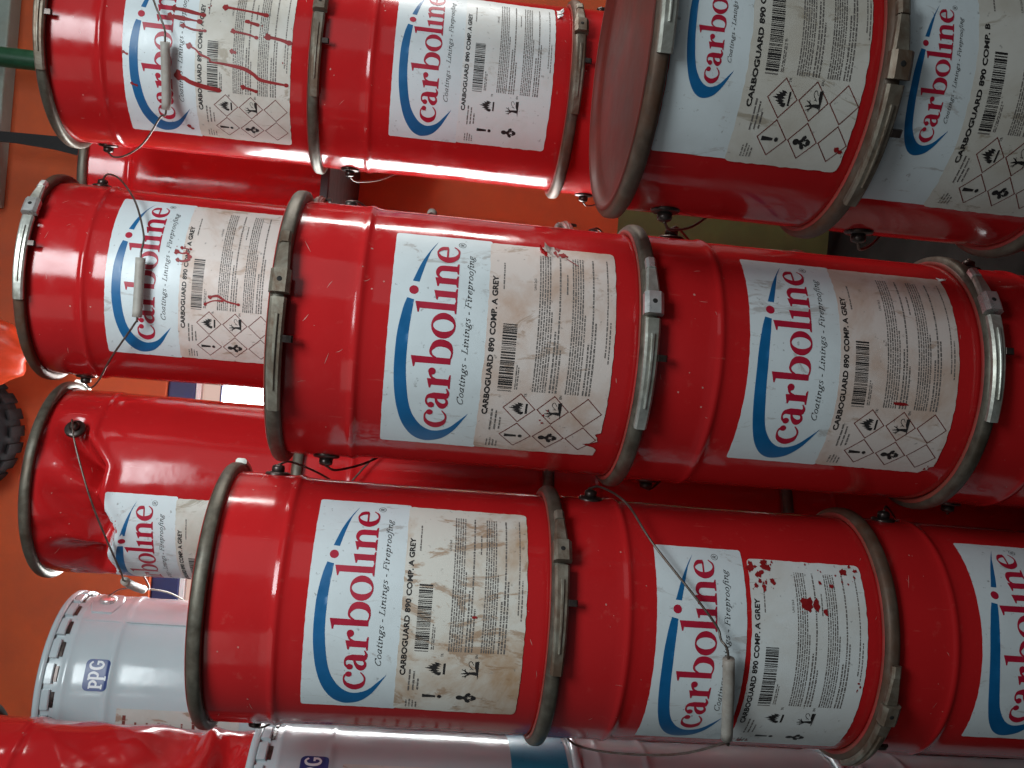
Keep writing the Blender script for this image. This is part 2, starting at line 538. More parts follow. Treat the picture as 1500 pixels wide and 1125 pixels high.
SK = {   # italic pen skeletons, x-height 1
    'C': (1.25, [[(1.15, 1.25), (0.85, 1.55), (0.35, 1.3), (0.1, 0.7), (0.3, 0.1), (0.7, 0.0), (1.05, 0.3)], [(1.12, 1.6), (1.15, 1.2)]]),
    'o': (0.86, [[(0.4, 1.0), (0.12, 0.75), (0.1, 0.25), (0.36, 0.0), (0.66, 0.25), (0.66, 0.75), (0.4, 1.0)]]),
    'a': (0.9, [[(0.68, 0.85), (0.42, 1.0), (0.12, 0.7), (0.1, 0.2), (0.32, 0.02), (0.64, 0.4)], [(0.68, 1.0), (0.64, 0.15), (0.85, 0.08)]]),
    't': (0.6, [[(0.25, 1.4), (0.22, 0.2), (0.35, 0.0), (0.55, 0.15)], [(0.02, 0.96), (0.52, 1.0)]]),
    'i': (0.5, [[(0.02, 0.85), (0.2, 0.98), (0.2, 0.12), (0.3, 0.0), (0.46, 0.15)], [(0.2, 1.45), (0.22, 1.30)]]),
    'n': (0.98, [[(0.0, 0.85), (0.18, 0.98), (0.16, 0.0)], [(0.18, 0.55), (0.45, 0.95), (0.66, 0.9), (0.68, 0.15), (0.78, 0.0), (0.94, 0.15)]]),
    'g': (0.85, [[(0.4, 1.0), (0.15, 0.8), (0.2, 0.45), (0.42, 0.4), (0.62, 0.65), (0.58, 0.95), (0.4, 1.0)], [(0.6, 0.95), (0.82, 1.0)],
                 [(0.25, 0.42), (0.15, 0.2), (0.5, 0.05), (0.65, -0.2), (0.35, -0.5), (0.0, -0.35), (0.1, -0.1), (0.3, 0.05)]]),
    's': (0.68, [[(0.55, 0.85), (0.35, 1.0), (0.15, 0.8), (0.3, 0.55), (0.5, 0.35), (0.42, 0.05), (0.2, 0.0), (0.02, 0.2)]]),
    'L': (1.0, [[(0.05, 1.5), (0.5, 1.5)], [(0.3, 1.5), (0.26, 0.05)], [(0.02, 0.04), (0.85, 0.04), (0.95, 0.4)]]),
    'F': (1.05, [[(0.05, 1.5), (1.0, 1.5), (1.05, 1.15)], [(0.3, 1.5), (0.26, 0.03)], [(0.3, 0.8), (0.75, 0.8)], [(0.02, 0.03), (0.5, 0.03)], [(0.75, 0.98), (0.75, 0.6)]]),
    'r': (0.68, [[(0.0, 0.85), (0.18, 0.98), (0.16, 0.0)], [(0.18, 0.5), (0.4, 0.92), (0.6, 0.92)]]),
    'e': (0.76, [[(0.12, 0.5), (0.5, 0.6), (0.55, 0.9), (0.35, 1.0), (0.1, 0.7), (0.1, 0.25), (0.32, 0.0), (0.62, 0.25)]]),
    'p': (0.95, [[(0.0, 0.85), (0.2, 1.0), (0.16, -0.5)], [(0.2, 0.6), (0.42, 0.98), (0.68, 0.85), (0.68, 0.3), (0.42, 0.0), (0.18, 0.15)], [(-0.02, -0.5), (0.36, -0.5)]]),
    'f': (0.55, [[(0.7, 1.45), (0.52, 1.55), (0.34, 1.2), (0.22, -0.2), (0.05, -0.5), (-0.15, -0.4)], [(0.05, 0.96), (0.58, 0.96)]]),
    '-': (0.6, [[(0.05, 0.42), (0.5, 0.42)]]),
    ' ': (0.36, []),
}


def tagline(a, s, x0, y0, length, xh):
    tot = sum(SK[c][0] + 0.06 for c in s)
    u = length / tot
    x = 0
    for c in s:
        w, strokes = SK[c]
        for st in strokes:
            P = catmull(st, 5) if len(st) > 2 else np.array(st, float)
            pts = []
            for i in range(len(P)):
                d = P[min(i + 1, len(P) - 1)] - P[max(i - 1, 0)]
                d = d / (np.linalg.norm(d) + 1e-9)
                wd = 0.085 + 0.155 * abs(d[1]) ** 1.5
                if c == '-':
                    wd = 0.2
                pts.append(((x + P[i, 0] + 0.24 * P[i, 1]) * u, P[i, 1] * xh, wd * xh))
            Pn = np.array(pts)
            a.stroke(Pn, k=1, ox=x0, oy=y0)
        x += w + 0.06


# ---------------- data sticker print
def picto_flame(a, x, y, s=1.0):
    P = [(-6.5, -3), (-5.2, 1.2), (-4.8, -0.5), (-3.9, 3.8), (-3.2, 1.4), (-2.2, 6.2), (-1.0, 3.0), (0.6, 9.6), (1.3, 4.6), (2.6, 7.0), (2.9, 2.6), (4.6, 4.4), (4.2, 0.6),
         (5.9, 1.6), (5.4, -2.2), (4.0, -4.4), (3.6, -1.8), (2.4, -4.0), (1.6, -0.4), (0.2, -3.4), (-0.6, 0.2), (-1.8, -3.0), (-2.8, -0.6), (-3.4, -4.6), (-5.4, -4.4)]
    a.poly([(x + px * s, y + py * s) for px, py in P])
    a.rect(x - 5.2 * s, y - 8.0 * s, x + 5.2 * s, y - 6.2 * s, 0.03)


def picto_bang(a, x, y, s=1.0):
    a.poly([(x + px * s, y + py * s) for px, py in [(-1.9, 8.6), (1.9, 8.6), (1.1, -2.6), (-1.1, -2.6)]])
    a.disc(x, y - 6.2 * s, 1.9 * s, 16)


def picto_tree(a, x, y, s=1.0):
    S = lambda *p: a.stroke(p, ox=x, oy=y, sc=s)
    S((-3.2, -6.5, 3.6), (-2.9, -1.5, 2.4), (-3.2, 3, 1.6), (-3.8, 7.2, 0.5))
    S((-3.0, -0.5, 1.6), (-5.6, 3.0, 1.0), (-6.6, 6.0, 0.4))
    S((-3.0, 1.0, 1.4), (-0.8, 4.2, 0.9), (0.4, 6.8, 0.4))
    S((-5.0, 2.4, 0.9), (-7.6, 3.6, 0.4))
    S((-1.4, 3.4, 0.8), (1.2, 4.0, 0.4))
    a.poly([(x + px * s, y + py * s) for px, py in [(-9.0, -7.6), (8.6, -7.6), (8.0, -4.2), (2.5, -4.4), (-1.5, -6.0)]])
    S((0.5, -3.2, 0.5), (4.0, 0.4, 0.5), (7.2, 0.8, 0.5), (8.0, -1.2, 0.5), (4.8, -3.2, 0.5))
    S((1.2, -0.2, 0.5), (1.4, -2.4, 0.5))


def picto_health(a, x, y, s=1.0):
    a.disc(x, y + 6.0 * s, 2.6 * s, 16, 3.2 * s)
    P = [(-1.4, 3.4), (1.4, 3.4), (2.2, 1.6), (5.0, 0.4), (6.0, -2.2), (4.2, -3.6), (2.0, -2.2), (3.4, -4.8), (1.4, -8.2), (-1.4, -8.2), (-3.4, -4.8), (-2.0, -2.2), (-4.2, -3.6), (-6.0, -2.2), (-5.0, 0.4), (-2.2, 1.6)]
    star = [(0, 0.4), (0.7, -1.4), (2.0, -0.8), (1.0, -2.6), (1.6, -4.6), (0, -3.6), (-1.6, -4.6), (-1.0, -2.6), (-2.0, -0.8), (-0.7, -1.4)]
    a.poly([(x + px * s, y + py * s) for px, py in P], [(x + px * s, y + py * s) for px, py in star])


def dashes(a, x0, x1, y, hgt, rnd, fill=1.0, ww=(0.9, 5.5)):
    x = x0
    end = x0 + (x1 - x0) * fill
    while x < end:
        w = rnd.uniform(*ww)
        a.rect(x, y - hgt * rnd.uniform(0.45, 0.6), min(x + w, end), y + hgt * rnd.uniform(0.35, 0.6))
        x += w + rnd.uniform(0.55, 1.1)


def data_art(title, dy=0.0, frames=True, seed=1):
    rnd = random.Random(seed)
    name_, bars, fine, frm, haz = Art(), Art(), Art(), [], []
    n = len(title)
    name_.text(title, -72.5, -213.2 + dy, 147 * n / 27.0, 5.4, 0.016)
    name_.text(title, -72.15, -213.2 + dy, 147 * n / 27.0, 5.4, 0.016, lift=0.04)
    name_.text(title, -72.3, -213.5 + dy, 147 * n / 27.0, 5.4, 0.016, lift=0.08)
    # bar code: wide and narrow bars
    x = -42.0
    while x < 24.0:
        w = rnd.choice((0.55, 0.6, 1.1, 1.2, 1.9))
        bars.rect(x, -235.4 + dy, x + w, -221.0 + dy)
        x += w + rnd.choice((0.5, 0.6, 0.9, 1.3))
    fine.rect(-44.6, -235.2 + dy, -43.6, -221.2 + dy)
    fine.text('TR', -49.5, -251.6 + dy, 4.2, 2.6, 0.02)
    fine.text('EN', -49.0, -287.6 + dy, 4.2, 2.6, 0.02)
    fine.text('UN1263', 62.0, -252.6 + dy, 13.5, 2.4, 0.01)
    for i in range(2):
        dashes(fine, -42, -16 - 3 * i, -238.4 + dy - 2.0 * i, 1.1, rnd)
    dashes(fine, 60, 92, -219.4 + dy, 1.4, rnd)
    for k, (h0, nl, pitch, fills) in enumerate(((256.6, 6, 2.55, None), (274.0, 3, 3.2, (0.42, 1.0, 0.3)), (290.6, 6, 2.55, None), (308.4, 3, 3.2, (0.36, 1.0, 0.5)))):
        for i in range(nl):
            fl = fills[i] if fills else (1.0 if i < nl - 1 else 0.55)
            dashes(fine, -43, 107, -(h0 + i * pitch) + dy, 1.25 if not fills else 1.6, rnd, fl)
    dashes(fine, 60, 84, -284.5 + dy, 1.3, rnd)
    dashes(fine, -2, 108, -326.5 + dy, 1.2, rnd)
    dashes(fine, -8, 34, -330.0 + dy, 1.2, rnd)
    for i, ln in enumerate((27, 24, 15)):
        dashes(fine, -92 + i, -92 + i + ln, -218.4 - i * 4.6 + dy, 1.6, rnd, 1.0, (3, 8))
    for i, ln in enumerate((11, 13, 11, 9)):
        dashes(fine, -117, -117 + ln, -217.2 - i * 3.4 + dy, 1.3, rnd)
    C = [(-62.6, -245.6), (-62.6, -280.4), (-62.6, -315.0), (-97.0, -245.6), (-97.0, -280.4), (-97.0, -315.0)]
    h = 17.0
    if frames:
        for cx, cy in C:
            cy += dy
            o = [(cx - h, cy), (cx, cy - h), (cx + h, cy), (cx, cy + h)]
            q = h - 1.35
            i_ = [(cx - q, cy), (cx, cy - q), (cx + q, cy), (cx, cy + q)]
            fa = Art()
            fa.poly(o, i_)
            frm.append(fa)
    for fn, (cx, cy), ox, oy in ((picto_flame, C[0], 0, 0.5), (picto_tree, C[1], 0, 0), (picto_bang, C[3], -1, 1.5), (picto_health, C[4], -1, 0)):
        ha = Art()
        fn(ha, cx + ox, cy + dy + oy, 1.12 if frames else 1.22)
        haz.append(ha)
    return name_, bars, fine, frm, haz


def blob(fresh, pts, w, seed, k=6):
    """a paint run: a stroke with uneven width that ends in a bead."""
    a = fresh()
    rnd = random.Random(seed)
    P = []
    for i, (x, y) in enumerate(pts):
        P.append((x, y, w * rnd.uniform(0.5, 1.5)))
    w *= 1.35
    P = [(px, py, pw * 1.35) for px, py, pw in P]
    P[0] = (*pts[0], w * 0.9)
    a.stroke(P, k=k)
    x, y = pts[-1]
    a.disc(x, y, w * 0.75, 12, w * 0.9)
    x, y = pts[0]
    n = 14
    a.poly([(x + w * rnd.uniform(0.7, 1.35) * math.cos(2 * math.pi * i / n), y + w * rnd.uniform(0.7, 1.35) * math.sin(2 * math.pi * i / n)) for i in range(n)])


def chips(fresh, x0, x1, y0, y1, n, smax, seed):
    a = fresh(True)
    rnd = random.Random(seed)
    for _ in range(n):
        x, y, r = rnd.uniform(x0, x1), rnd.uniform(y0, y1), smax * rnd.uniform(0.15, 1.0) ** 1.6
        m = 11
        e = rnd.uniform(0.5, 1.0)
        a.poly([(x + r * rnd.uniform(0.4, 1.25) * math.cos(2 * math.pi * i / m), y + e * r * rnd.uniform(0.4, 1.25) * math.sin(2 * math.pi * i / m)) for i in range(m)])


def rounded(x0, x1, y0, y1, r=4.0, wob=0.0, seed=0, cut=None):
    """label outline in mm, rounded corners, slightly uneven edge, optional torn corner points (br)."""
    rnd = random.Random(seed)
    P = []
    def arc(cx, cy, a0):
        for i in range(5):
            t = math.radians(a0 + 22.5 * i)
            P.append((cx + r * math.cos(t), cy + r * math.sin(t)))
    def edge(p, q):
        n = max(2, int(math.dist(p, q) / 5))
        for i in range(1, n):
            t = i / n
            j = rnd.uniform(-wob, wob)
            dx, dy = q[0] - p[0], q[1] - p[1]
            L = math.hypot(dx, dy)
            P.append((p[0] + dx * t - dy / L * j, p[1] + dy * t + dx / L * j))
    arc(x1 - r, y1 - r, 0)
    edge((x1 - r, y1), (x0 + r, y1))
    arc(x0 + r, y1 - r, 90)
    edge((x0, y1 - r), (x0, y0 + r))
    if cut:
        P += cut
        edge(cut[-1], (x1 - r, y0))
    else:
        arc(x0 + r, y0 + r, 180)
        edge((x0 + r, y0), (x1 - r, y0))
    arc(x1 - r, y0 + r, 270)
    edge((x1, y0 + r), (x1, y1 - r))
    return P


# ------------------------------------------------------------------ pails
RB = 0.139          # body radius


class Shape:
    """radius of a pail's side at (angle, drop below the clamp ring)."""

    def __init__(self, P, seed, bead=78.0, amp=0.45, dents=(), crumple=0.0, fold=None):
        self.fold = fold
        self.P, self.bead, self.dents, self.crumple, self.amp = P, bead, dents, crumple, amp
        r = np.random.RandomState(seed)
        self.w = [(r.randint(1, 7), r.uniform(0.004, 0.03), r.uniform(0, 6.28), r.uniform(0.3, 1)) for _ in range(9)]
        self.c = [(r.randint(2, 6), r.uniform(-0.05, 0.05), r.uniform(0, 6.28), r.uniform(0.5, 1)) for _ in range(7)]

    def r(self, th, d):
        th = np.asarray(th, float)
        d = np.asarray(d, float)
        bot = self.P * 1000 - 2.5
        r = np.where(d < self.bead, 140.3, 139.0)
        t = np.clip((d - self.bead + 3) / 6, 0, 1)
        r = 140.4 + (139.0 - 140.4) * t
        r = r + 2.0 * np.exp(-((d - self.bead) / 5.0) ** 2) * (0.15 if self.fold else 1.0)
        r = r - 1.6 * np.clip((d - (bot - 9)) / 3.0, 0, 1) ** 2 * np.clip(1, 0, 1)
        n = 0
        for k, f, p, a in self.w:
            n = n + a * np.sin(k * th + f * d + p)
        r = r + self.amp * n / 2.0
        if self.crumple:
            c = 0
            for k, f, p, a in self.c:
                s = np.abs(np.sin(k * th / 1.0 + f * d + p))
                c = c + a * (s ** 0.8)
            r = r - self.crumple * c / 2.2
        if self.fold:
            t0, wid, d0, dep = self.fold
            u = np.angle(np.exp(1j * (th - math.radians(t0)))) / math.radians(wid)
            fd = d0 - 26 + 40 * np.cos(1.5 * (u + 0.25)) + 9 * (2 * np.abs((u * 1.7 + 0.2) % 1.0 - 0.5) * 2 - 1)
            up_ = np.clip((d - 8) / (fd - 8), 0, 1) ** 1.25
            dn = 1 - np.clip((d - fd) / 11.0, 0, 1)
            dn = dn * dn * (3 - 2 * dn)
            env = np.clip(1.15 - np.abs(u) ** 3.0 * 1.15, 0, 1)
            fac = 1 + 0.5 * (2 * np.abs(((u * 1.6 + 0.4 + d * 0.009) % 1.0) - 0.5) * 2 - 1)
            r = r - dep * up_ * np.minimum(dn, 1) * env * fac
            r = r + 3.5 * np.exp(-((d - fd - 17) / 7.0) ** 2) * env
        for (t0, d0, st, sd, dep) in self.dents:
            x = (np.angle(np.exp(1j * (th - math.radians(t0)))) * 139.0) / st
            y = (d - d0) / sd
            q = np.exp(-(np.abs(x) ** 2.4) - np.abs(y) ** 2.4)
            r = r - dep * q
        return r / 1000.0


def wrap(art, sh, xc, lift, ztop):
    V, F = art
    th = (V[:, 0] + xc) / 1000.0 / RB
    d = -V[:, 1]
    r = sh.r(th, d) + (lift + V[:, 2]) / 1000.0
    # keep the sheet from dipping into the neighbouring bead of the body grid
    return np.stack([r * np.sin(th), -r * np.cos(th), ztop - d / 1000.0], 1), F


ring_prof = [(0.1400, -0.0064), (0.1430, -0.0070), (0.1480, -0.0067), (0.1500, -0.0052), (0.1508, -0.0024), (0.1509, 0.0010),
             (0.1503, 0.0046), (0.1482, 0.0072), (0.1440, 0.0086), (0.1412, 0.0092), (0.1400, 0.0080)]
RING = lathe(ring_prof, 112, True)


def arc_bar(th0, th1, r0, r1, z0, z1, n=14, taper=None):
    """curved bar of rectangular section following the ring; z ranges may taper along it."""
    V, F = [], []
    for i in range(n + 1):
        t = i / n
        th = th0 + (th1 - th0) * t
        k = taper(t) if taper else 1.0
        zm, zh = (z0 + z1) / 2, (z1 - z0) / 2 * k
        e = (r1 - r0) * 0.35
        for r, z in ((r0, zm - zh), (r1 - e, zm - zh), (r1, zm - zh + e), (r1, zm + zh - e), (r1 - e, zm + zh), (r0, zm + zh)):
            V.append((r * math.sin(th), -r * math.cos(th), z))
    m = 6
    for i in range(n):
        for j in range(m):
            j2 = (j + 1) % m
            F.append((i * m + j, i * m + j2, (i + 1) * m + j2, (i + 1) * m + j))
    F.append(tuple(range(m - 1, -1, -1)))
    F.append(tuple(range(n * m, n * m + m)))
    return V, F


def cyl_disc(th, z, r, rad, dep, n=18, dome=0.0):
    """a small round boss standing out from the side at angle th."""
    c = np.array([r * math.sin(th), -r * math.cos(th), z])
    o = np.array([math.sin(th), -math.cos(th), 0])
    s = np.array([math.cos(th), math.sin(th), 0])
    u = np.array([0, 0, 1.0])
    V, F = [], []
    prof = [(rad, 0), (rad, dep * 0.7), (rad * 0.9, dep), (rad * 0.45, dep + dome)]
    for rr, dd in prof:
        for j in range(n):
            a = 2 * math.pi * j / n
            V.append(c + o * dd + rr * (s * math.cos(a) + u * math.sin(a)))
    for i in range(len(prof) - 1):
        for j in range(n):
            j2 = (j + 1) % n
            F.append((i * n + j, i * n + j2, (i + 1) * n + j2, (i + 1) * n + j))
    F.append(tuple(range((len(prof) - 1) * n, len(prof) * n)))
    F.append(tuple(range(n - 1, -1, -1)))
    return V, F


def polar(th_deg, d, r, zr):
    t = math.radians(th_deg)
    return (r * math.sin(t), -r * math.cos(t), zr - d / 1000.0)


ART = {}


def art(key, fn):
    if key not in ART:
        ART[key] = fn()
    return ART[key]


def baked(a, step=5.0, ystep=None):
    return a.bake(step, ystep) if a.v else None


def logo_set(sc, cx, base):
    def f():
        b, r, t = logo_art(sc, cx, base)
        return baked(b, 4), baked(r, 4), baked(t, 5)
    return art(('logo', sc, cx, base), f)


def data_set(title, dy, frames, seed, squeeze=None):
    def f():
        nm, b, n, m, h = data_art(title, dy, frames, seed)
        if squeeze:
            for q in [nm, b, n] + m + h:
                q.v = [(vx, squeeze[0] + (vy - squeeze[0]) * squeeze[1], vz) for vx, vy, vz in q.v]
        return baked(nm, 5), baked(b, 5), baked(n, 6), [baked(q, 5) for q in m], [baked(q, 5) for q in h]
    return art(('data', title, dy, frames, seed), f)


def add_sheet(name, pts, mat, root, sh, xc, lift, zr, ystep=7):
    a = Art()
    a.poly(pts, lift=0.0)
    V, F = a.bake(5.0, ystep)
    return link(name, *wrap((V, F), sh, xc, lift, zr), mat, root)


def add_print(name, bk, mat, parent, sh, xc, lift, zr):
    if bk is None:
        return None
    return link(name, *wrap(bk, sh, xc, lift, zr), mat, parent)


def make_pail(x, y, zbase, P, label, group, seed=1, tilt=(0, 0), bare=False, paintmat='red', style='A', xc=0.0, data_dx=0.0, data_drop=0.0,
              lever=19.0, bail=None, bail_front=180.0, frames=True, paper_mat='pink_paper', dents=(), crumple=0.0, ringmat='ring', clampmat='clamp',
              lidmat='lid', cut=None, extra=None, amp=0.45, fold=None, rseg=128, wob=0.25, flakes=()):
    root = empty('paint_pail', (x, y, zbase), (tilt[0], tilt[1], 0))
    tag(root, label, 'pail', group)
    zr = P - 0.0025
    bead = {'A': 78.0, 'B': 400.0}.get(style, 78.0)
    sh = Shape(P, seed, bead, amp, dents, crumple, fold)
    # body
    bot = P * 1000 - 2.5
    rows = [-6, 0, 6, 14, 22] + list(np.arange(30, bead - 8, 8)) + [bead - 8, bead - 5, bead - 3, bead - 1.5, bead, bead + 1.5, bead + 3, bead + 5, bead + 8] \
        if style == 'A' else [-6, 0, 6, 14, 22]
    stp = 4.0 if (dents or crumple or fold) else 8.0
    if fold or crumple:
        rseg = 220
    rows = [float(v) for v in rows if v < bot - 14]
    rows += list(np.arange(rows[-1] + stp, bot - 12, stp)) + [bot - 10, bot - 7, bot - 5, bot - 3]
    th = np.linspace(0, 2 * np.pi, rseg, endpoint=False)
    V = []
    for d in rows:
        r = sh.r(th, np.full_like(th, d))
        V.append(np.stack([r * np.sin(th), -r * np.cos(th), np.full_like(th, zr - d / 1000)], 1))
    # bottom chime, set in so that it nests in the lid below
    for rr, z in ((0.1362, 0.0022), (0.1345, 0.0004), (0.1325, 0.0), (0.1300, 0.003), (0.0, 0.003)):
        V.append(np.stack([rr * np.sin(th), -rr * np.cos(th), np.full_like(th, z)], 1))
    k = len(V)
    V = np.concatenate(V)
    j = np.arange(rseg)
    F = []
    for i in range(k - 1):
        a = i * rseg
        F += [(a + q, a + rseg + q, a + rseg + (q + 1) % rseg, a + (q + 1) % rseg) for q in range(rseg)]
    link('body', V, F, paintmat, root)
    # lid: sunk panel inside the clamp ring
    LV, LF = lathe([(0.0, zr + 0.0025), (0.118, zr + 0.0025), (0.124, zr + 0.0010), (0.130, zr + 0.0025), (0.1345, zr + 0.0025), (0.1372, zr + 0.0062), (0.1384, zr + 0.0086), (0.1400, zr + 0.0100), (0.1425, zr + 0.0102), (0.1440, zr + 0.0090)], 96)
    link('lid', LV, LF, lidmat, root)
    rg = link('closing_ring', [(a_, b_, c_ + zr) for a_, b_, c_ in RING[0]], RING[1], ringmat, root)
    if bare:
        return root
    # lever clamp
    tb = math.radians(lever)
    rr = math.radians
    if lever is not None:
        V, F = arc_bar(tb - rr(6), tb - rr(49), 0.1500, 0.1565, zr - 0.0090, zr + 0.0068, 16, lambda t: 1.0 - 0.18 * t)
        lv = link('lever', V, F, clampmat, root, smooth=False)
        V, F = arc_bar(tb - rr(12), tb - rr(40), 0.1562, 0.1585, zr - 0.0030, zr + 0.0010, 12, lambda t: 1.0 - 0.4 * t)
        link('lever_rib', V, F, clampmat, lv, smooth=False)
        V, F = arc_bar(tb - rr(19.5), tb - rr(22), 0.151, 0.1555, zr - 0.0180, zr - 0.0070, 3)
        link('lever_pin', V, F, 'ear', lv, smooth=False)
        V, F = arc_bar(tb + rr(4), tb - rr(4.5), 0.1500, 0.1612, zr - 0.0112, zr + 0.0088, 4)
        br = link('latch_bracket', V, F, 'bright' if clampmat == 'clamp' else clampmat, root, smooth=False)
        V, F = cyl_disc(tb, zr - 0.001, 0.1606, 0.0026, 0.0009, 14)
        link('latch_hole', V, F, 'dark', br)
        V, F = arc_bar(tb + rr(4.2), tb + rr(15.5), 0.1500, 0.1560, zr - 0.0085, zr + 0.0070, 6, lambda t: 1.0 - 0.30 * t)
        link('latch_strap', V, F, clampmat, root, smooth=False)
        V, F = arc_bar(tb + rr(15.7), tb + rr(20.5), 0.1500, 0.1575, zr - 0.0060, zr + 0.0050, 3)
        link('latch_tab', V, F, 'bright' if clampmat == 'clamp' else clampmat, root, smooth=False)
    # ears and bail handle
    e0 = bail_front
    for s in (-1, 1):
        t = rr(e0 + s * 90)
        V, F = cyl_disc(t, zr - 0.048, 0.1385, 0.0145, 0.0045, 20, 0.001)
        er = link('ear', V, F, 'ear', root)
        V, F = cyl_disc(t, zr - 0.048, 0.143, 0.0075, 0.0075, 16, 0.0015)
        link('ear_boss', V, F, 'ear', er)
    if bail is None:
        bail = [(-90, 48, .152), (-82, 62, .156), (-60, 104, .1535), (-38, 146, .1525), ('g', -24, 166, .1545), ('g', 16, 168, .1545), (32, 156, .1525), (60, 104, .1535), (82, 62, .156), (90, 48, .152)]
        bail = [b if b[0] != 'g' else b for b in bail]
    pts, gp = [], []
    for b in bail:
        if b[0] == 'g':
            q = polar(b[1] + e0, b[2], b[3], zr)
            gp.append(q)
        else:
            q = polar(b[0] + e0, b[1], b[2], zr)
        pts.append(q)
    V, F = tube(pts, 0.0014, 7, True, 7)
    hd = link('handle_wire', V, F, 'wire', root)
    if gp:
        a_, b_ = np.array(gp[0]), np.array(gp[-1])
        # the sleeve follows the wire between its two ends
        i0, i1 = [i for i, b in enumerate(bail) if b[0] == 'g'][0], [i for i, b in enumerate(bail) if b[0] == 'g'][-1]
        mid = catmull(np.array(pts), 7)[i0 * 7:i1 * 7 + 1]
        V, F = tube(mid, 0.0064, 14, True, 0)
        link('grip', V, F, 'grip', hd)
    add_scratches(root, sh, zr, seed)
    # stickers
    if style == 'A':
        lp = add_sheet('logo_label', rounded(-123.5, 123.5, -206.5, -107, 3.0, wob, seed), 'logo_paper', root, sh, xc, 0.42, zr)
        bl, rd, tg = logo_set(1.0, 0.0, -173.3)
        add_print('swoosh', bl, 'blue_ink', lp, sh, xc, 0.60, zr)
        add_print('logo_lettering', rd, 'red_ink', lp, sh, xc, 0.60, zr)
        add_print('tagline_lettering', tg, 'black_ink', lp, sh, xc, 0.60, zr)
        dx = xc + data_dx
        dl = add_sheet('data_label', rounded(-122, 121, -335 - data_drop, -204.5 - data_drop, 5.0, wob * 2, seed + 7, cut), paper_mat, root, sh, dx, 0.62, zr)
        nm, bk, fn, fr, hz_ = data_set('CARBOGUARD 890 COMP. A GREY', -data_drop, frames, 3 + seed % 3)
    else:
        lp = add_sheet('logo_label', rounded(-122, 122, -80, -9, 2.0, wob, seed), 'logo_paper', root, sh, xc, 0.42, zr)
        bl, rd, tg = logo_set(0.56, -4.0, -53.0)
        add_print('swoosh', bl, 'blue_ink', lp, sh, xc, 0.60, zr)
        add_print('logo_lettering', rd, 'red_ink', lp, sh, xc, 0.60, zr)
        add_print('tagline_lettering', tg, 'black_ink', lp, sh, xc, 0.60, zr)
        dx = xc + data_dx
        dl = add_sheet('data_label', rounded(-124, 120, -180.5, -76, 5.0, wob * 2, seed + 7, cut), paper_mat, root, sh, dx, 0.62, zr)
        nm, bk, fn, fr, hz_ = data_set('CARBOGUARD 890 COMP. B', 126.0, frames, 5, (-78.0, 0.80))
    add_print('product_name', nm, 'black_ink', dl, sh, dx, 0.85, zr)
    add_print('barcode', bk, 'black_ink', dl, sh, dx, 0.85, zr)
    tag(add_print('small_print', fn, 'grey_ink', dl, sh, dx, 0.85, zr), kind='stuff')
    for q in fr:
        add_print('hazard_frame', q, 'frame_ink', dl, sh, dx, 0.82, zr)
    for q in hz_:
        add_print('hazard_symbol', q, 'black_ink', dl, sh, dx, 0.85, zr)
    for fx_ in flakes:
        add_flake(dl, sh, fx_[0] + xc, fx_[1], zr, *fx_[2:])
    if extra:
        arts = []

        def fresh(stuff=False):
            arts.append((Art(), stuff))
            return arts[-1][0]
        extra(fresh)
        for a, stuff in arts:
            o = link('paint_chips' if stuff else 'paint_run', *wrap(a.bake(5.0), sh, xc, 1.05, zr), 'drip', dl)
            if stuff:
                tag(o, kind='stuff')
    return root


def add_scratches(root, sh, zr, seed, n=9):
    rnd = random.Random(seed * 7 + 1)
    a = Art()
    lim = sh.P * 1000
    for _ in range(n):
        x = rnd.uniform(-150, 190)
        d = rnd.choice((rnd.uniform(16, 98), rnd.uniform(lim - 36, lim - 16), rnd.uniform(16, 98)))
        L = rnd.uniform(4, 22) if d < 99 else rnd.uniform(3, 9)
        an = rnd.uniform(-1.2, 1.2) if rnd.random() < 0.6 else rnd.uniform(1.2, 1.9)
        w = rnd.uniform(0.35, 0.8)
        dx, dy = L * math.cos(an), L * math.sin(an)
        a.stroke([(x, -d, 0.15), (x + dx * 0.5 + rnd.uniform(-1, 1), -d + dy * 0.25, w), (x + dx, -d + dy * 0.5, 0.15)], k=4, lift=0.0)
    for _ in range(n):
        x, d = rnd.uniform(-150, 190), rnd.uniform(12, 100)
        r_ = rnd.uniform(0.4, 1.5)
        m = 7
        a.poly([(x + r_ * rnd.uniform(0.5, 1.2) * math.cos(6.283 * i / m), -d + r_ * rnd.uniform(0.5, 1.2) * math.sin(6.283 * i / m)) for i in range(m)], lift=0.0)
    tag(link('scratches', *wrap(a.bake(5.0), sh, 0.0, 0.12, zr), 'scratch', root), kind='stuff')


def add_flake(parent, sh, x, d, zr, w, h, seed, mat='pink_paper', curl=9.0):
    """a torn, curled-up scrap of label still hanging on by one edge."""
    rnd = random.Random(seed)
    V, F = [], []
    n = 7
    for i in range(n):
        for j in range(n):
            u, v = i / (n - 1), j / (n - 1)
            px = x + (u - 0.5) * w * (1 - 0.5 * v) + rnd.uniform(-0.6, 0.6) + 2 * math.sin(3 * v + seed)
            pd = d - v * h + rnd.uniform(-0.6, 0.6)
            lift = 0.9 + curl * v ** 1.6 * (0.7 + 0.5 * math.sin(4 * u + seed)) + rnd.uniform(0, 0.8) * v
            t = px / 1000 / RB
            r = float(sh.r(t, pd)) + lift / 1000
            V.append((r * math.sin(t), -r * math.cos(t), zr - pd / 1000))
    for i in range(n - 1):
        for j in range(n - 1):
            F.append((i * n + j, (i + 1) * n + j, (i + 1) * n + j + 1, i * n + j + 1))
    link('label_flake', V, F, mat, parent, smooth=False)


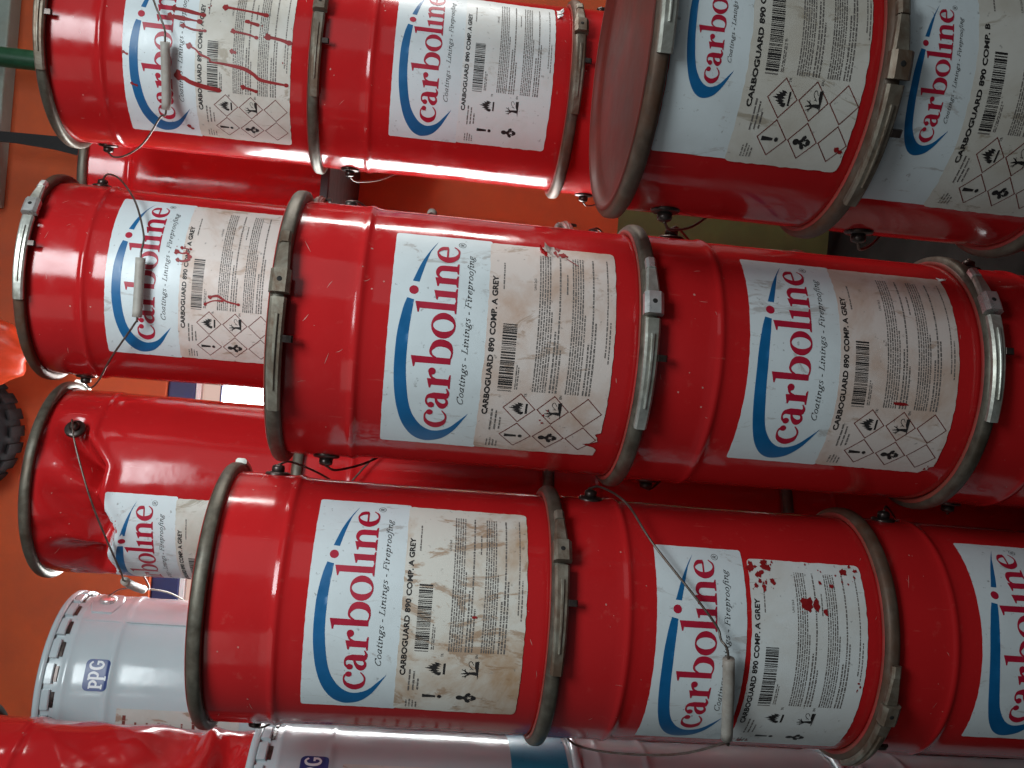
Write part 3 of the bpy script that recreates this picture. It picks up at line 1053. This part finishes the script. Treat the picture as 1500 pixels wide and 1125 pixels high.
# ------------------------------------------------------------------ the place: floor and back wall
WY = 2.30            # back wall
def slab(name, lo, hi, mat, **kw):
    bm = bmesh.new()
    box(bm, lo, hi)
    return tag(bm_link(name, bm, mat), kind='structure', **kw)


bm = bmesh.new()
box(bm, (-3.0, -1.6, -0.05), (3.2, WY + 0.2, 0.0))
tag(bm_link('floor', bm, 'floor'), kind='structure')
WX0, WX1, WZ0, WZ1 = -0.95, -0.035, EYE - 0.35, EYE + 0.575     # opening of the window in the wall
DADO = EYE - 0.455
bm = bmesh.new()
box(bm, (-3.0, WY, DADO), (WX0, WY + 0.12, 3.2))
box(bm, (WX1, WY, DADO), (3.2, WY + 0.12, 3.2))
box(bm, (WX0, WY, WZ1), (WX1, WY + 0.12, 3.2))
box(bm, (WX0, WY, DADO), (WX1, WY + 0.12, WZ0))
tag(bm_link('back_wall', bm, 'wall'), kind='structure')
bm = bmesh.new()
box(bm, (-3.0, WY - 0.006, 0.0), (3.2, WY + 0.12, DADO))
tag(bm_link('back_wall_dado', bm, 'dado'), kind='structure')

win = empty('window', ((WX0 + WX1) / 2, WY + 0.05, WZ0))
tag(win, 'bright window in the orange wall, seen between the red pails', 'window')
hw = (WX1 - WX0) / 2
hz = WZ1 - WZ0
def wbox(name, lo, hi, mat, bev=0.002):
    bm = bmesh.new()
    box(bm, lo, hi, bev)
    return bm_link(name, bm, mat, win)
wbox('top_rail', (-hw, -0.03, hz - 0.062), (hw, 0.03, hz), 'window_blue')
wbox('transom', (-hw, -0.025, hz - 0.075), (hw, 0.025, hz - 0.0625), 'window_white')
wbox('pane', (-hw, -0.004, hz - 0.117), (hw, 0.004, hz - 0.0755), 'daylight_dim', 0)
wbox('glazing_bar', (-hw, -0.02, hz - 0.122), (hw, 0.02, hz - 0.1175), 'window_blue')
wbox('pane', (-hw + 0.03, -0.004, 0.03), (hw - 0.03, 0.004, hz - 0.1225), 'daylight', 0)
wbox('bottom_rail', (-hw, -0.03, 0), (hw, 0.03, 0.0295), 'window_blue')
for s in (-1, 1):
    wbox('stile', (min(s * hw, s * (hw - 0.0295)), -0.03, 0.03), (max(s * hw, s * (hw - 0.0295)), 0.03, hz - 0.14), 'window_blue')

# ------------------------------------------------------------------ the stacks
H, HE = 0.3691, 0.2010


def zbase(zring_rel, P):
    return zring_rel + EYE + 0.0025 - P


def stack(k):
    return {'A': (-0.269, 1.138, 0.199), 'B': (0.043, 1.095, 0.139), 'C': (0.099, 1.478, 0.533), 'D': (0.451, 1.505, 0.546),
            'F': (-0.205, 1.545, 0.528), 'E': (0.323, 0.927, -0.180)}[k]


def put(k, n, label, group, P=None, **kw):
    x, y, z = stack(k)
    h = HE if k == 'E' else H
    zr = z - n * h
    if P is None:
        P = h
    return make_pail(x, y, zbase(zr, P), P, label, group, **kw)


def foot(k, n, label, group, **kw):
    x, y, z = stack(k)
    h = HE if k == 'E' else H
    P = z - n * h + EYE + 0.0025
    return make_pail(x, y, 0.0, P, label, group, **kw)


FRONT = 'red paint pails of the front stacks'
BACK = 'red paint pails of the back stacks'
SHORT = 'short hardener pails'
FEET = 'red pails at the foot of the stacks'

# ---- stack B
TORN = [(-122, -300), (-121.5, -309), (-117.5, -313), (-119.0, -318), (-115.5, -322), (-119, -326), (-121, -331), (-113.5, -330.5), (-103, -322.5), (-112, -334), (-116, -333.6), (-120, -335.6)]
TORNB1 = [(-122, -300), (-122, -333.0), (-112, -334.5), (-108.5, -331), (-106.2, -324), (-103.6, -318), (-102.0, -326.5), (-99.0, -333.5), (-93, -332.0), (-89, -329), (-86, -335)]


def b1_extra(a):
    chips(a, 108, 121, -286, -262, 9, 4.5, 11)
    a().stroke([(107, -283, 0.8), (103, -288, 1.2), (97, -296, 0.7)])
    chips(a, -80, -62, -282, -268, 8, 2.2, 5)


put('B', 0, 'red pail with pink-stained label torn at a lower corner, topmost of its stack', FRONT, seed=3, xc=-7, lever=14, bail_front=188, clampmat='clamp_rust',
    paper_mat='pink_paper', cut=TORNB1, extra=b1_extra, flakes=((116, 272, 16, 12, 3, 'pink_paper', 8.0), (112, 264, 9, 9, 5, 'red', 6.0)))


def b2_extra(a):
    a().poly([(-39, -268), (-36.6, -266), (-36, -272), (-36.4, -280), (-38.4, -284), (-39.6, -277)])
    chips(a, -121, -108, -336, -325, 6, 4.0, 2)


put('B', 1, 'red pail whose pinkish label has one small red dash, under the torn-label pail', FRONT, seed=8, xc=8.6, lever=19, bail_front=176,
    paper_mat='pink_paper', extra=b2_extra, cut=[(-122, -322), (-118, -326), (-116, -331), (-112, -330), (-110, -335)], flakes=((119, 333, 7, -7, 2, 'clean_paper', 5.0),))
foot('B', 2, 'red pail with zinc lever clamp at the foot of the middle front stack', FEET, seed=12, xc=60, lever=34, bail_front=180, paper_mat='pink_paper')

# ---- stack A
put('A', 0, 'red pail with rust-streaked label without diamond frames, beside the white pails', FRONT, seed=5, xc=29, lever=150, bail_front=183,
    paper_mat='rusty_paper', frames=False, extra=lambda a: a().poly([(-8, -278.5), (-5.6, -278), (-5.2, -283), (-7.6, -284)]))


def a2_extra(a):
    chips(a, 76, 112, -244, -214, 34, 5.6, 3)
    chips(a, 52, 66, -296, -268, 7, 8.5, 8)
    chips(a, 84, 112, -338, -272, 20, 5.5, 21)
    chips(a, -30, -18, -340, -334, 5, 3.0, 22)
    chips(a, -132, -116, -236, -214, 12, 4.0, 2)


put('A', 1, 'red pail with wire handle and white grip hanging over its chipped, split label', FRONT, seed=6, xc=-6, data_dx=-8, data_drop=7.5, lever=38, bail_front=-4,
    paper_mat='clean_paper', frames=False, extra=a2_extra, clampmat='clamp_rust',
    bail=[(92, 46, .152), (86, 58, .158), (70, 80, .158), (48.3, 102, .155), (25.5, 147, .1545), (15.7, 168, .1545), (11, 172, .157), ('g', 4, 181, .1585), ('g', -33, 198, .1585),
          (-37, 199, .157), (-54.6, 158, .155), (-76, 100, .157), (-86, 60, .158), (-92, 46, .152)])
foot('A', 2, 'red pail with clean label at the foot of the stack beside the white pails', FEET, seed=9, xc=32, lever=-20, bail_front=178, paper_mat='clean_paper', clampmat='clamp_rust', ringmat='ring_rust')

# ---- stack C (behind B)


def c1_extra(a):
    blob(a, [(32, -196), (30, -203), (31, -210), (26, -214)], 2.6, 4)
    blob(a, [(20, -199), (19, -206), (22, -213)], 2.0, 5)
    blob(a, [(38, -202), (37, -214)], 1.6, 15)
    blob(a, [(-26, -246), (-24, -256), (-30, -268), (-33, -284)], 2.0, 6)
    blob(a, [(-36, -240), (-31, -250), (-30, -262)], 1.8, 7)
    chips(a, 5, 45, -215, -195, 8, 2.0, 3)


BAIL_C = [(90, 48, .152), (84, 60, .158), (66, 92, .157), (43.4, 130, .155), (23, 153, .1545), (14, 155, .156), ('g', 9.7, 155.5, .1575), ('g', -19.4, 155.5, .1575), (-23, 152, .156), (-45, 115, .155),
          (-68, 84, .157), (-84, 60, .158), (-90, 48, .152)]
put('C', 0, 'red pail with white handle grip across its logo and red smears on a brown-stained label', BACK, seed=14, xc=10, lever=33, bail_front=0, bail=BAIL_C,
    paper_mat='pink_paper', extra=c1_extra, ringmat='ring_rust', paintmat='red_dark')
put('C', 1, 'red pail hidden under the pail with the white grip', BACK, seed=15, lever=100, bail_front=90, xc=-210)
put('C', 2, 'red pail with dark handle ear showing behind the torn-label pail', BACK, seed=16, lever=100, bail_front=178, xc=-210)
foot('C', 3, 'red pail at the foot of the back stack behind the torn-label pail', FEET, seed=17, bare=True)

# ---- stack D


def d1_extra(a):
    blob(a, [(63, -172), (62, -186), (60, -198), (58, -212)], 3.2, 1)
    blob(a, [(51, -168), (50, -182), (49, -198), (48, -208)], 3.4, 2)
    blob(a, [(40, -186), (36, -200), (36, -216)], 2.2, 3)
    blob(a, [(14, -196), (10, -205), (4, -212), (0, -224), (-4, -226), (-5, -244), (-8, -270), (-14, -284), (-21, -296), (-24, -330)], 2.8, 4)
    blob(a, [(-28, -182), (-30, -190), (-34, -198), (-38, -214), (-41, -236)], 3.4, 5)
    blob(a, [(-22, -182), (-27, -178), (-31, -182)], 2.4, 6)
    blob(a, [(74, -240), (72, -270), (69, -296)], 3.4, 7)
    blob(a, [(56, -272), (53, -286)], 2.6, 8)
    blob(a, [(40, -254), (38, -274), (35, -286)], 2.6, 9)
    blob(a, [(38, -302), (36, -318), (33, -331)], 3.6, 10)
    blob(a, [(13, -254), (12, -258)], 2.2, 11)
    blob(a, [(-33, -270), (-35, -280), (-37, -288)], 2.4, 12)
    blob(a, [(-4, -108), (-6, -113)], 1.6, 13)
    blob(a, [(-45, -118), (-47, -124)], 1.6, 14)
    blob(a, [(-104, -190), (-108, -194)], 2.2, 15)
    chips(a, -30, 80, -330, -180, 14, 1.6, 8)


BAIL_D1 = [(90, 48, .152), (84, 60, .158), (60, 96, .157), (34, 132, .155), (19, 150, .1545), (7, 166, .156), ('g', 0, 169, .1585), ('g', -33, 167, .1585), (-39, 156, .156), (-60, 122, .155),
           (-78, 84, .157), (-86, 60, .158), (-90, 48, .152)]
put('D', 0, 'red pail with dark red paint runs dripping down its label', BACK, seed=21, xc=-37, lever=19, bail_front=-10, bail=BAIL_D1,
    paper_mat='cream_paper', extra=d1_extra, paintmat='red_dark', clampmat='clamp_rust')
put('D', 1, 'red pail with smooth pale label without diamond frames, under the paint-dripped pail', BACK, seed=22, xc=5, lever=21, bail_front=178, clampmat='clamp_rust',
    paper_mat='clean_paper', frames=False, flakes=((112, 338, 14, -10, 4, 'clean_paper', 4.0), (96, 338, 10, -8, 6, 'clean_paper', 4.0)))
put('D', 2, 'red pail partly hidden behind the rust-brown lid, third of the dripped stack', BACK, seed=23, xc=20, lever=27, bail_front=176, clampmat='clamp_rust', ringmat='ring_rust')
foot('D', 3, 'red pail at the foot of the dripped stack', FEET, seed=24, bare=True)

# ---- stack E: short pails


def e1_extra(a):
    blob(a, [(-101, -172), (-103, -176)], 1.8, 4)


put('E', 0, 'short red pail with rust-brown lid open to view and a large white label', SHORT, seed=31, style='B', xc=3, lever=34, bail_front=182, paper_mat='cream_paper', lidmat='lid_rust',
    ringmat='ring_rust', clampmat='clamp', extra=e1_extra, wob=0.3)
put('E', 1, 'short red pail with rusted lever clamp over its grimy label, under the rust-lidded pail', SHORT, seed=32, style='B', xc=-25, lever=-10, bail_front=180, paper_mat='cream_paper',
    clampmat='clamp_rust', ringmat='ring_rust', wob=0.3)
put('E', 2, 'short red pail below the grimy-label pail', SHORT, seed=33, style='B', xc=-10, lever=20, bail_front=180, paper_mat='cream_paper', clampmat='clamp_rust')
foot('E', 3, 'short red pail at the foot of the rust-lidded stack', SHORT, seed=34, bare=True)

# ---- stack F: the dented pail
DENTF = ((-62, 74, 40, 26, 5), (26, 18, 26, 16, 6), (-24, 30, 14, 30, 4))
fx = put('F', 0, 'badly dented red pail with crumpled upper side and label turned away', BACK, seed=41, xc=-119, lever=150, bail_front=128.4, dents=DENTF, fold=(-14, 66, 90, 44), paper_mat='cream_paper',
         paintmat='red_dark', amp=0.7, bail=[(b[0] - 90, *b[1:]) if b[0] != 'g' else ('g', b[1] - 90, *b[2:]) for b in [(0, 48, .152), (0, 48, .160), (-14, 62, .158), (-44, 96, .156), (-85, 128, .158), ('g', -93, 130, .1605), ('g', -122, 138, .1605), (-132, 138, .158), (-165, 80, .157), (-180, 48, .152)]])
put('F', 1, 'red pail under the badly dented pail', BACK, seed=42, lever=100, bail_front=90, xc=-210)
put('F', 2, 'red pail third of the dented pail stack', BACK, seed=43, bare=True)
foot('F', 3, 'red pail at the foot of the dented pail stack', FEET, seed=44, bare=True)


# ------------------------------------------------------------------ white pails with lug lids
def ppg_art():
    patch, let = Art(), Art()
    P = rounded(-19, 19, -14, 14, 6.0)
    patch.poly(P, lift=0.0)
    S = lambda *p: let.stroke(p, k=6)
    for x0, full in ((-15.5, 0), (-5.5, 1)):
        yb = -8 if not full else -11
        yt = 7 if not full else 9
        S((x0 + 1.6, yb, 2.8), (x0 + 1.6, yt, 2.8))
        hh = yt - yb
        S((x0 + 1.6, yt - 1.2, 2.2), (x0 + 6, yt - 1.2, 2.4), (x0 + 8.2, yt - hh * 0.28, 3.0), (x0 + 6, yt - hh * 0.53, 2.4), (x0 + 1.6, yt - hh * 0.53, 2.0))
        let.rect(x0 - 0.8, yb - 0.4, x0 + 4.6, yb + 1.4, 0.05)
        let.rect(x0 - 0.8, yt - 1.4, x0 + 2.0, yt + 0.2, 0.05)
    S((15.8, 6.2, 2.2), (12.6, 9.0, 2.2), (8.6, 7.2, 3.0), (7.4, 1.5, 3.2), (9.0, -4.2, 3.0), (12.6, -6.0, 2.2), (15.6, -3.4, 2.6), (15.6, 0.2, 2.6))
    S((12.2, 0.4, 2.2), (17.2, 0.4, 2.2))
    return patch, let


PPG = None


def make_white_pail(x, y, z0, P, label, seed, logo_x, band=False, bare=False, seam=52.0, edge=14):
    global PPG
    root = empty('white_pail', (x, y, z0))
    tag(root, label, 'pail', 'white lug-lid pails')
    zr = P - 0.0025
    sh = Shape(P, seed, 96.0, 0.5)
    bot = P * 1000 - 2.5
    rows = [-3, 3, 9, 16, 22, 27, 30, 33, 38, 46, 54, 62, 70, 78, 86, 90, 93, 96, 99, 102, 106, 114]
    rows += list(np.arange(122, bot - 12, 8)) + [bot - 10, bot - 7, bot - 5, bot - 3]
    n = 128
    th = np.linspace(0, 2 * np.pi, n, endpoint=False)
    V = []
    for d in rows:
        r = sh.r(th, np.full_like(th, d)) + 0.0018 * math.exp(-((d - 30) / 4.0) ** 2)
        V.append(np.stack([r * np.sin(th), -r * np.cos(th), np.full_like(th, zr - d / 1000)], 1))
    for rr_, z in ((0.1362, 0.0022), (0.1345, 0.0004), (0.1325, 0.0), (0.1300, 0.003), (0.0, 0.003)):
        V.append(np.stack([rr_ * np.sin(th), -rr_ * np.cos(th), np.full_like(th, z)], 1))
    k = len(V)
    F = []
    for i in range(k - 1):
        a = i * n
        F += [(a + q, a + n + q, a + n + (q + 1) % n, a + (q + 1) % n) for q in range(n)]
    link('body', np.concatenate(V), F, 'white_enamel', root)
    LV, LF = lathe([(0.0, P), (0.126, P), (0.1345, P), (0.1370, zr + 0.0065), (0.1400, zr + 0.0085), (0.1435, zr + 0.0080), (0.1462, zr + 0.0050), (0.1462, zr + 0.0000), (0.1445, zr - 0.0020)], 96)
    ld = link('lid', LV, LF, 'white_enamel', root)
    if bare:
        return root
    m = 24
    for i in range(m):
        t0 = 2 * math.pi * i / m + 0.03
        t1 = 2 * math.pi * (i + 1) / m - 0.03
        V, F = arc_bar(t0, t1, 0.1405, 0.1452, zr - 0.0150, zr - 0.0024, 4, lambda t: 1.0)
        link('lug', V, F, 'white_enamel', ld, smooth=False)
        V, F = arc_bar(t0 + 0.02, t1 - 0.02, 0.1408, 0.1420, zr - 0.0205, zr - 0.0156, 3, lambda t: 1.0)
        link('lug_gap', V, F, 'ear', ld, smooth=False)
    # side seam, reinforced ear plate, ear and handle
    ts = math.radians(seam)
    V, F = arc_bar(ts - 0.012, ts + 0.012, 0.1385, 0.1415, 0.014, zr - 0.022, 2)
    link('seam', V, F, 'white_enamel', root, smooth=False)
    for s in (0, 1):
        te = ts + 0.36 + s * math.pi
        V, F = arc_bar(te - 0.24, te + 0.24, 0.1385, 0.1432, zr - 0.078, zr - 0.030, 8, lambda t: 0.65 + 0.35 * math.sin(math.pi * t))
        ep = link('ear_plate', V, F, 'white_enamel', root, smooth=False)
        V, F = cyl_disc(te, zr - 0.054, 0.1425, 0.0135, 0.006, 20, 0.002)
        link('ear', V, F, 'bright', ep)
    e0 = math.degrees(ts + 0.36) + 90
    pts = [polar(e0 + a_, d_, r_, zr) for a_, d_, r_ in ((-90, 54, .152), (-80, 74, .157), (-50, 130, .155), (-20, 166, .154), (20, 166, .154), (50, 130, .155), (80, 74, .157), (90, 54, .152))]
    V, F = tube(pts, 0.0014, 7, True, 7)
    link('handle_wire', V, F, 'wire', root)
    # print
    if PPG is None:
        a, b = ppg_art()
        PPG = a.bake(4), b.bake(4)
    for bk_, mat_, lift in ((PPG[0], 'navy_ink', 0.35), (PPG[1], 'white_print', 0.55)):
        V, F = bk_
        V = V * np.array([1.22, 1.28, 1.0]) + np.array([0, -76.0, 0])
        o = link('emblem' if mat_ == 'navy_ink' else 'emblem_lettering', *wrap((V, F), sh, logo_x, lift, zr), mat_, root if mat_ == 'navy_ink' else em)
        if mat_ == 'navy_ink':
            em = o
    lab = add_sheet('side_label', rounded(-190, edge, -(bot - 74), -112, 2.0, 0.2, 3), 'beige_paper', root, sh, logo_x, 0.4, zr)
    rnd = random.Random(seed)
    a = Art()
    for i in range(9):
        dashes(a, edge - 110, edge - 6 - rnd.uniform(0, 16), -(124 + i * 17.0), 3.0 if i % 3 else 4.2, rnd, 1.0, (4, 14))
    link('label_lettering', *wrap(a.bake(5), sh, logo_x, 0.6, zr), 'frame_ink', lab)
    if band:
        a = Art()
        a.poly([(-430, -(bot - 12)), (430, -(bot - 12)), (430, -(bot - 88)), (-430, -(bot - 88))], lift=0.0)
        link('colour_band', *wrap(a.bake(5, 10), sh, logo_x, 0.4, zr), 'teal_print', root)
    return root


GX, GY = -0.545, 1.625
gz = EYE + 0.518
make_white_pail(GX, GY, gz - 0.37, 0.37, 'white pail with lug lid and blue square emblem, beside the dented red pail', 51, 56, False, False, 60.0, -46)
make_white_pail(GX, GY, gz - 0.74, 0.37, 'white pail under the upper white pail', 52, 10, bare=True)
make_white_pail(GX, GY, gz - 1.11, 0.37, 'white pail third of the white pail stack', 53, 10, bare=True)
make_white_pail(GX, GY, 0.0, gz - 1.11, 'white pail at the foot of the white pail stack', 54, 10, bare=True)

JX, JY = -0.626, 1.30
jz = EYE + 0.165
make_white_pail(JX, JY, jz - 0.42, 0.42, 'white pail with teal band round its lower side, under the crumpled red pail', 55, 139, True, False, 200.0)
make_white_pail(JX, JY, jz - 0.79, 0.37, 'white pail under the teal-banded pail', 56, 10, bare=True)
make_white_pail(JX, JY, 0.0, jz - 0.79, 'white pail at the foot of the teal-banded stack', 57, 10, bare=True)
DENTJ = ((78, 268, 70, 34, 16), (70, 338, 60, 22, 24), (60, 180, 40, 60, 8), (95, 305, 40, 9, -7), (40, 60, 40, 60, 10))
make_pail(JX, JY, jz, 0.372, 'crumpled glossy red pail standing on the teal-banded white pail', BACK, seed=61, xc=-190, lever=250, bail_front=-90, dents=DENTJ, crumple=5.0, paintmat='red_dark', amp=0.8)

# ------------------------------------------------------------------ shelf with a pail in the gap, and the odds and ends at the wall
bm = bmesh.new()
SZ = EYE + 0.185
box(bm, (0.10, 1.62, SZ - 0.014), (0.56, WY - 0.001, SZ), 0.002)
shf = empty('wall_shelf', (0, 0, 0))
tag(shf, 'narrow dark steel shelf on the orange wall behind the back stacks', 'shelf')
bm_link('board', bm, 'steel_shelf', shf)
for xx in (0.14, 0.50):
    bm = bmesh.new()
    vs = [bm.verts.new(p) for p in ((xx, WY - 0.001, SZ - 0.0145), (xx, 1.9, SZ - 0.0145), (xx, WY - 0.001, SZ - 0.2), (xx + 0.012, WY - 0.001, SZ - 0.0145), (xx + 0.012, 1.9, SZ - 0.0145), (xx + 0.012, WY - 0.001, SZ - 0.2))]
    for f in ((0, 1, 2), (5, 4, 3), (0, 3, 4, 1), (1, 4, 5, 2), (2, 5, 3, 0)):
        bm.faces.new([vs[i] for i in f])
    bm_link('bracket', bm, 'steel_shelf', shf)
make_pail(0.325, 1.885, SZ, 0.425, 'dark red pail on the wall shelf behind the gap between the back stacks', BACK, seed=71, lever=100, bail_front=180, xc=-210, paintmat='red_dark')

# small rubber wheel hung on the wall
wh = empty('rubber_wheel', (-0.212, WY - 0.001, EYE + 1.023))
wh.scale = (1.25, 1.25, 1.25)
tag(wh, 'small black treaded rubber wheel hung on the orange wall', 'wheel')
V, F = lathe([(0.060, -0.030), (0.085, -0.036), (0.108, -0.032), (0.116, -0.018), (0.117, 0.018), (0.108, 0.032), (0.085, 0.036), (0.060, 0.030)], 64, True)
rot = lambda V: [(v[0], v[2] - 0.040, v[1]) for v in V]
ty = link('tyre', rot(V), [tuple(reversed(f)) for f in F], 'rubber', wh)
for i in range(24):
    a0 = 2 * math.pi * i / 24
    V, F = arc_bar(a0, a0 + 0.16, 0.1155, 0.1200, -0.030, 0.030, 3)
    link('tread', rot(V), [tuple(reversed(f)) for f in F], 'rubber', ty, smooth=False)
V, F = lathe([(0.010, -0.026), (0.052, -0.024), (0.0605, -0.030), (0.0605, 0.030), (0.052, 0.024), (0.010, 0.026)], 40, True)
link('rim', rot(V), [tuple(reversed(f)) for f in F], 'steel_shelf', wh)
V, F = tube([(0, 0.001, 0), (0, -0.08, 0)], 0.009, 10, True, 4)
link('peg', V, F, 'wire', wh)

# orange plastic bag hung next to it
rnd = np.random.RandomState(4)
bmg = bmesh.new()
bmesh.ops.create_icosphere(bmg, subdivisions=4, radius=1.0)
for v in bmg.verts:
    c = v.co
    k = 1 + 0.10 * math.sin(5 * c.x + 3 * c.z) + 0.07 * math.sin(9 * c.z + 4 * c.x + 1) + 0.05 * math.sin(13 * c.x - 7 * c.z)
    w = 0.55 + 0.45 * (1 - max(0, c.z)) if c.z > 0 else 1
    v.co = Vector((c.x * 0.085 * k * w, c.y * 0.06 * k * w, c.z * 0.16 * (1 + 0.04 * math.sin(11 * c.x))))
bg = empty('plastic_bag', (-0.030, WY - 0.19, EYE + 0.97))
tag(bg, 'orange-red plastic bag hung beside the black wheel', 'bag')
bm_link('sack', bmg, 'bag', bg, True)
V, F = tube([(0, 0, 0.14), (0.01, 0.06, 0.26), (0.0, 0.19, 0.30)], 0.006, 8, True, 6)
link('tie', V, F, 'bag', bg)

# green pipe, pale bar and black strap beside the dripped stack
V, F = tube([(0.600, WY - 0.15, 0.0), (0.600, WY - 0.15, 1.2), (0.606, WY - 0.15, 2.6)], 0.021, 16, True, 4)
gp = link('green_pipe', V, F, 'green')
tag(gp, 'dark green upright pipe behind the paint-dripped pail', 'pipe')
bm = bmesh.new()
box(bm, (0.30, WY - 0.06, EYE + 0.965), (0.84, WY - 0.001, EYE + 1.0), 0.004)
tag(bm_link('wall_rail', bm, 'pale'), 'pale green rail fixed along the orange wall', 'rail')
bm = bmesh.new()
zs = [EYE + z for z in (1.25, 1.0, 0.90, 0.82, 0.76, 0.70, 0.66)]
ws = [0.010, 0.010, 0.011, 0.014, 0.021, 0.026, 0.024]
xs = [0.430, 0.436, 0.438, 0.436, 0.434, 0.436, 0.440]
rows = []
for z, w, xx in zip(zs, ws, xs):
    rows.append([bm.verts.new((xx + sx * w, WY - 0.13 + sy * 0.004, z)) for sx, sy in ((-1, -1), (1, -1), (1, 1), (-1, 1))])
for a_, b_ in zip(rows[:-1], rows[1:]):
    for i in range(4):
        bm.faces.new([a_[i], a_[(i + 1) % 4], b_[(i + 1) % 4], b_[i]])
bm.faces.new(rows[0][::-1])
bm.faces.new(rows[-1])
st = empty('strap', (0, 0, 0))
tag(st, 'black webbing strap with wire hooks hanging above the shelf', 'strap')
bm_link('webbing', bm, 'strap', st)
for k_, zz in ((0, 0.70), (1, 0.67), (2, 0.645)):
    V, F = tube([(0.418, WY - 0.137, EYE + zz + 0.03), (0.408, WY - 0.139, EYE + zz), (0.400, WY - 0.139, EYE + zz - 0.008), (0.398, WY - 0.139, EYE + zz + 0.012)], 0.0022, 6, True, 5)
    link('hook', V, F, 'bright', st)
V, F = tube([(0.430, WY - 0.13, EYE + 1.24), (0.432, WY - 0.06, EYE + 1.27), (0.432, WY + 0.001, EYE + 1.27)], 0.006, 8, True, 5)
link('nail', V, F, 'wire', st)
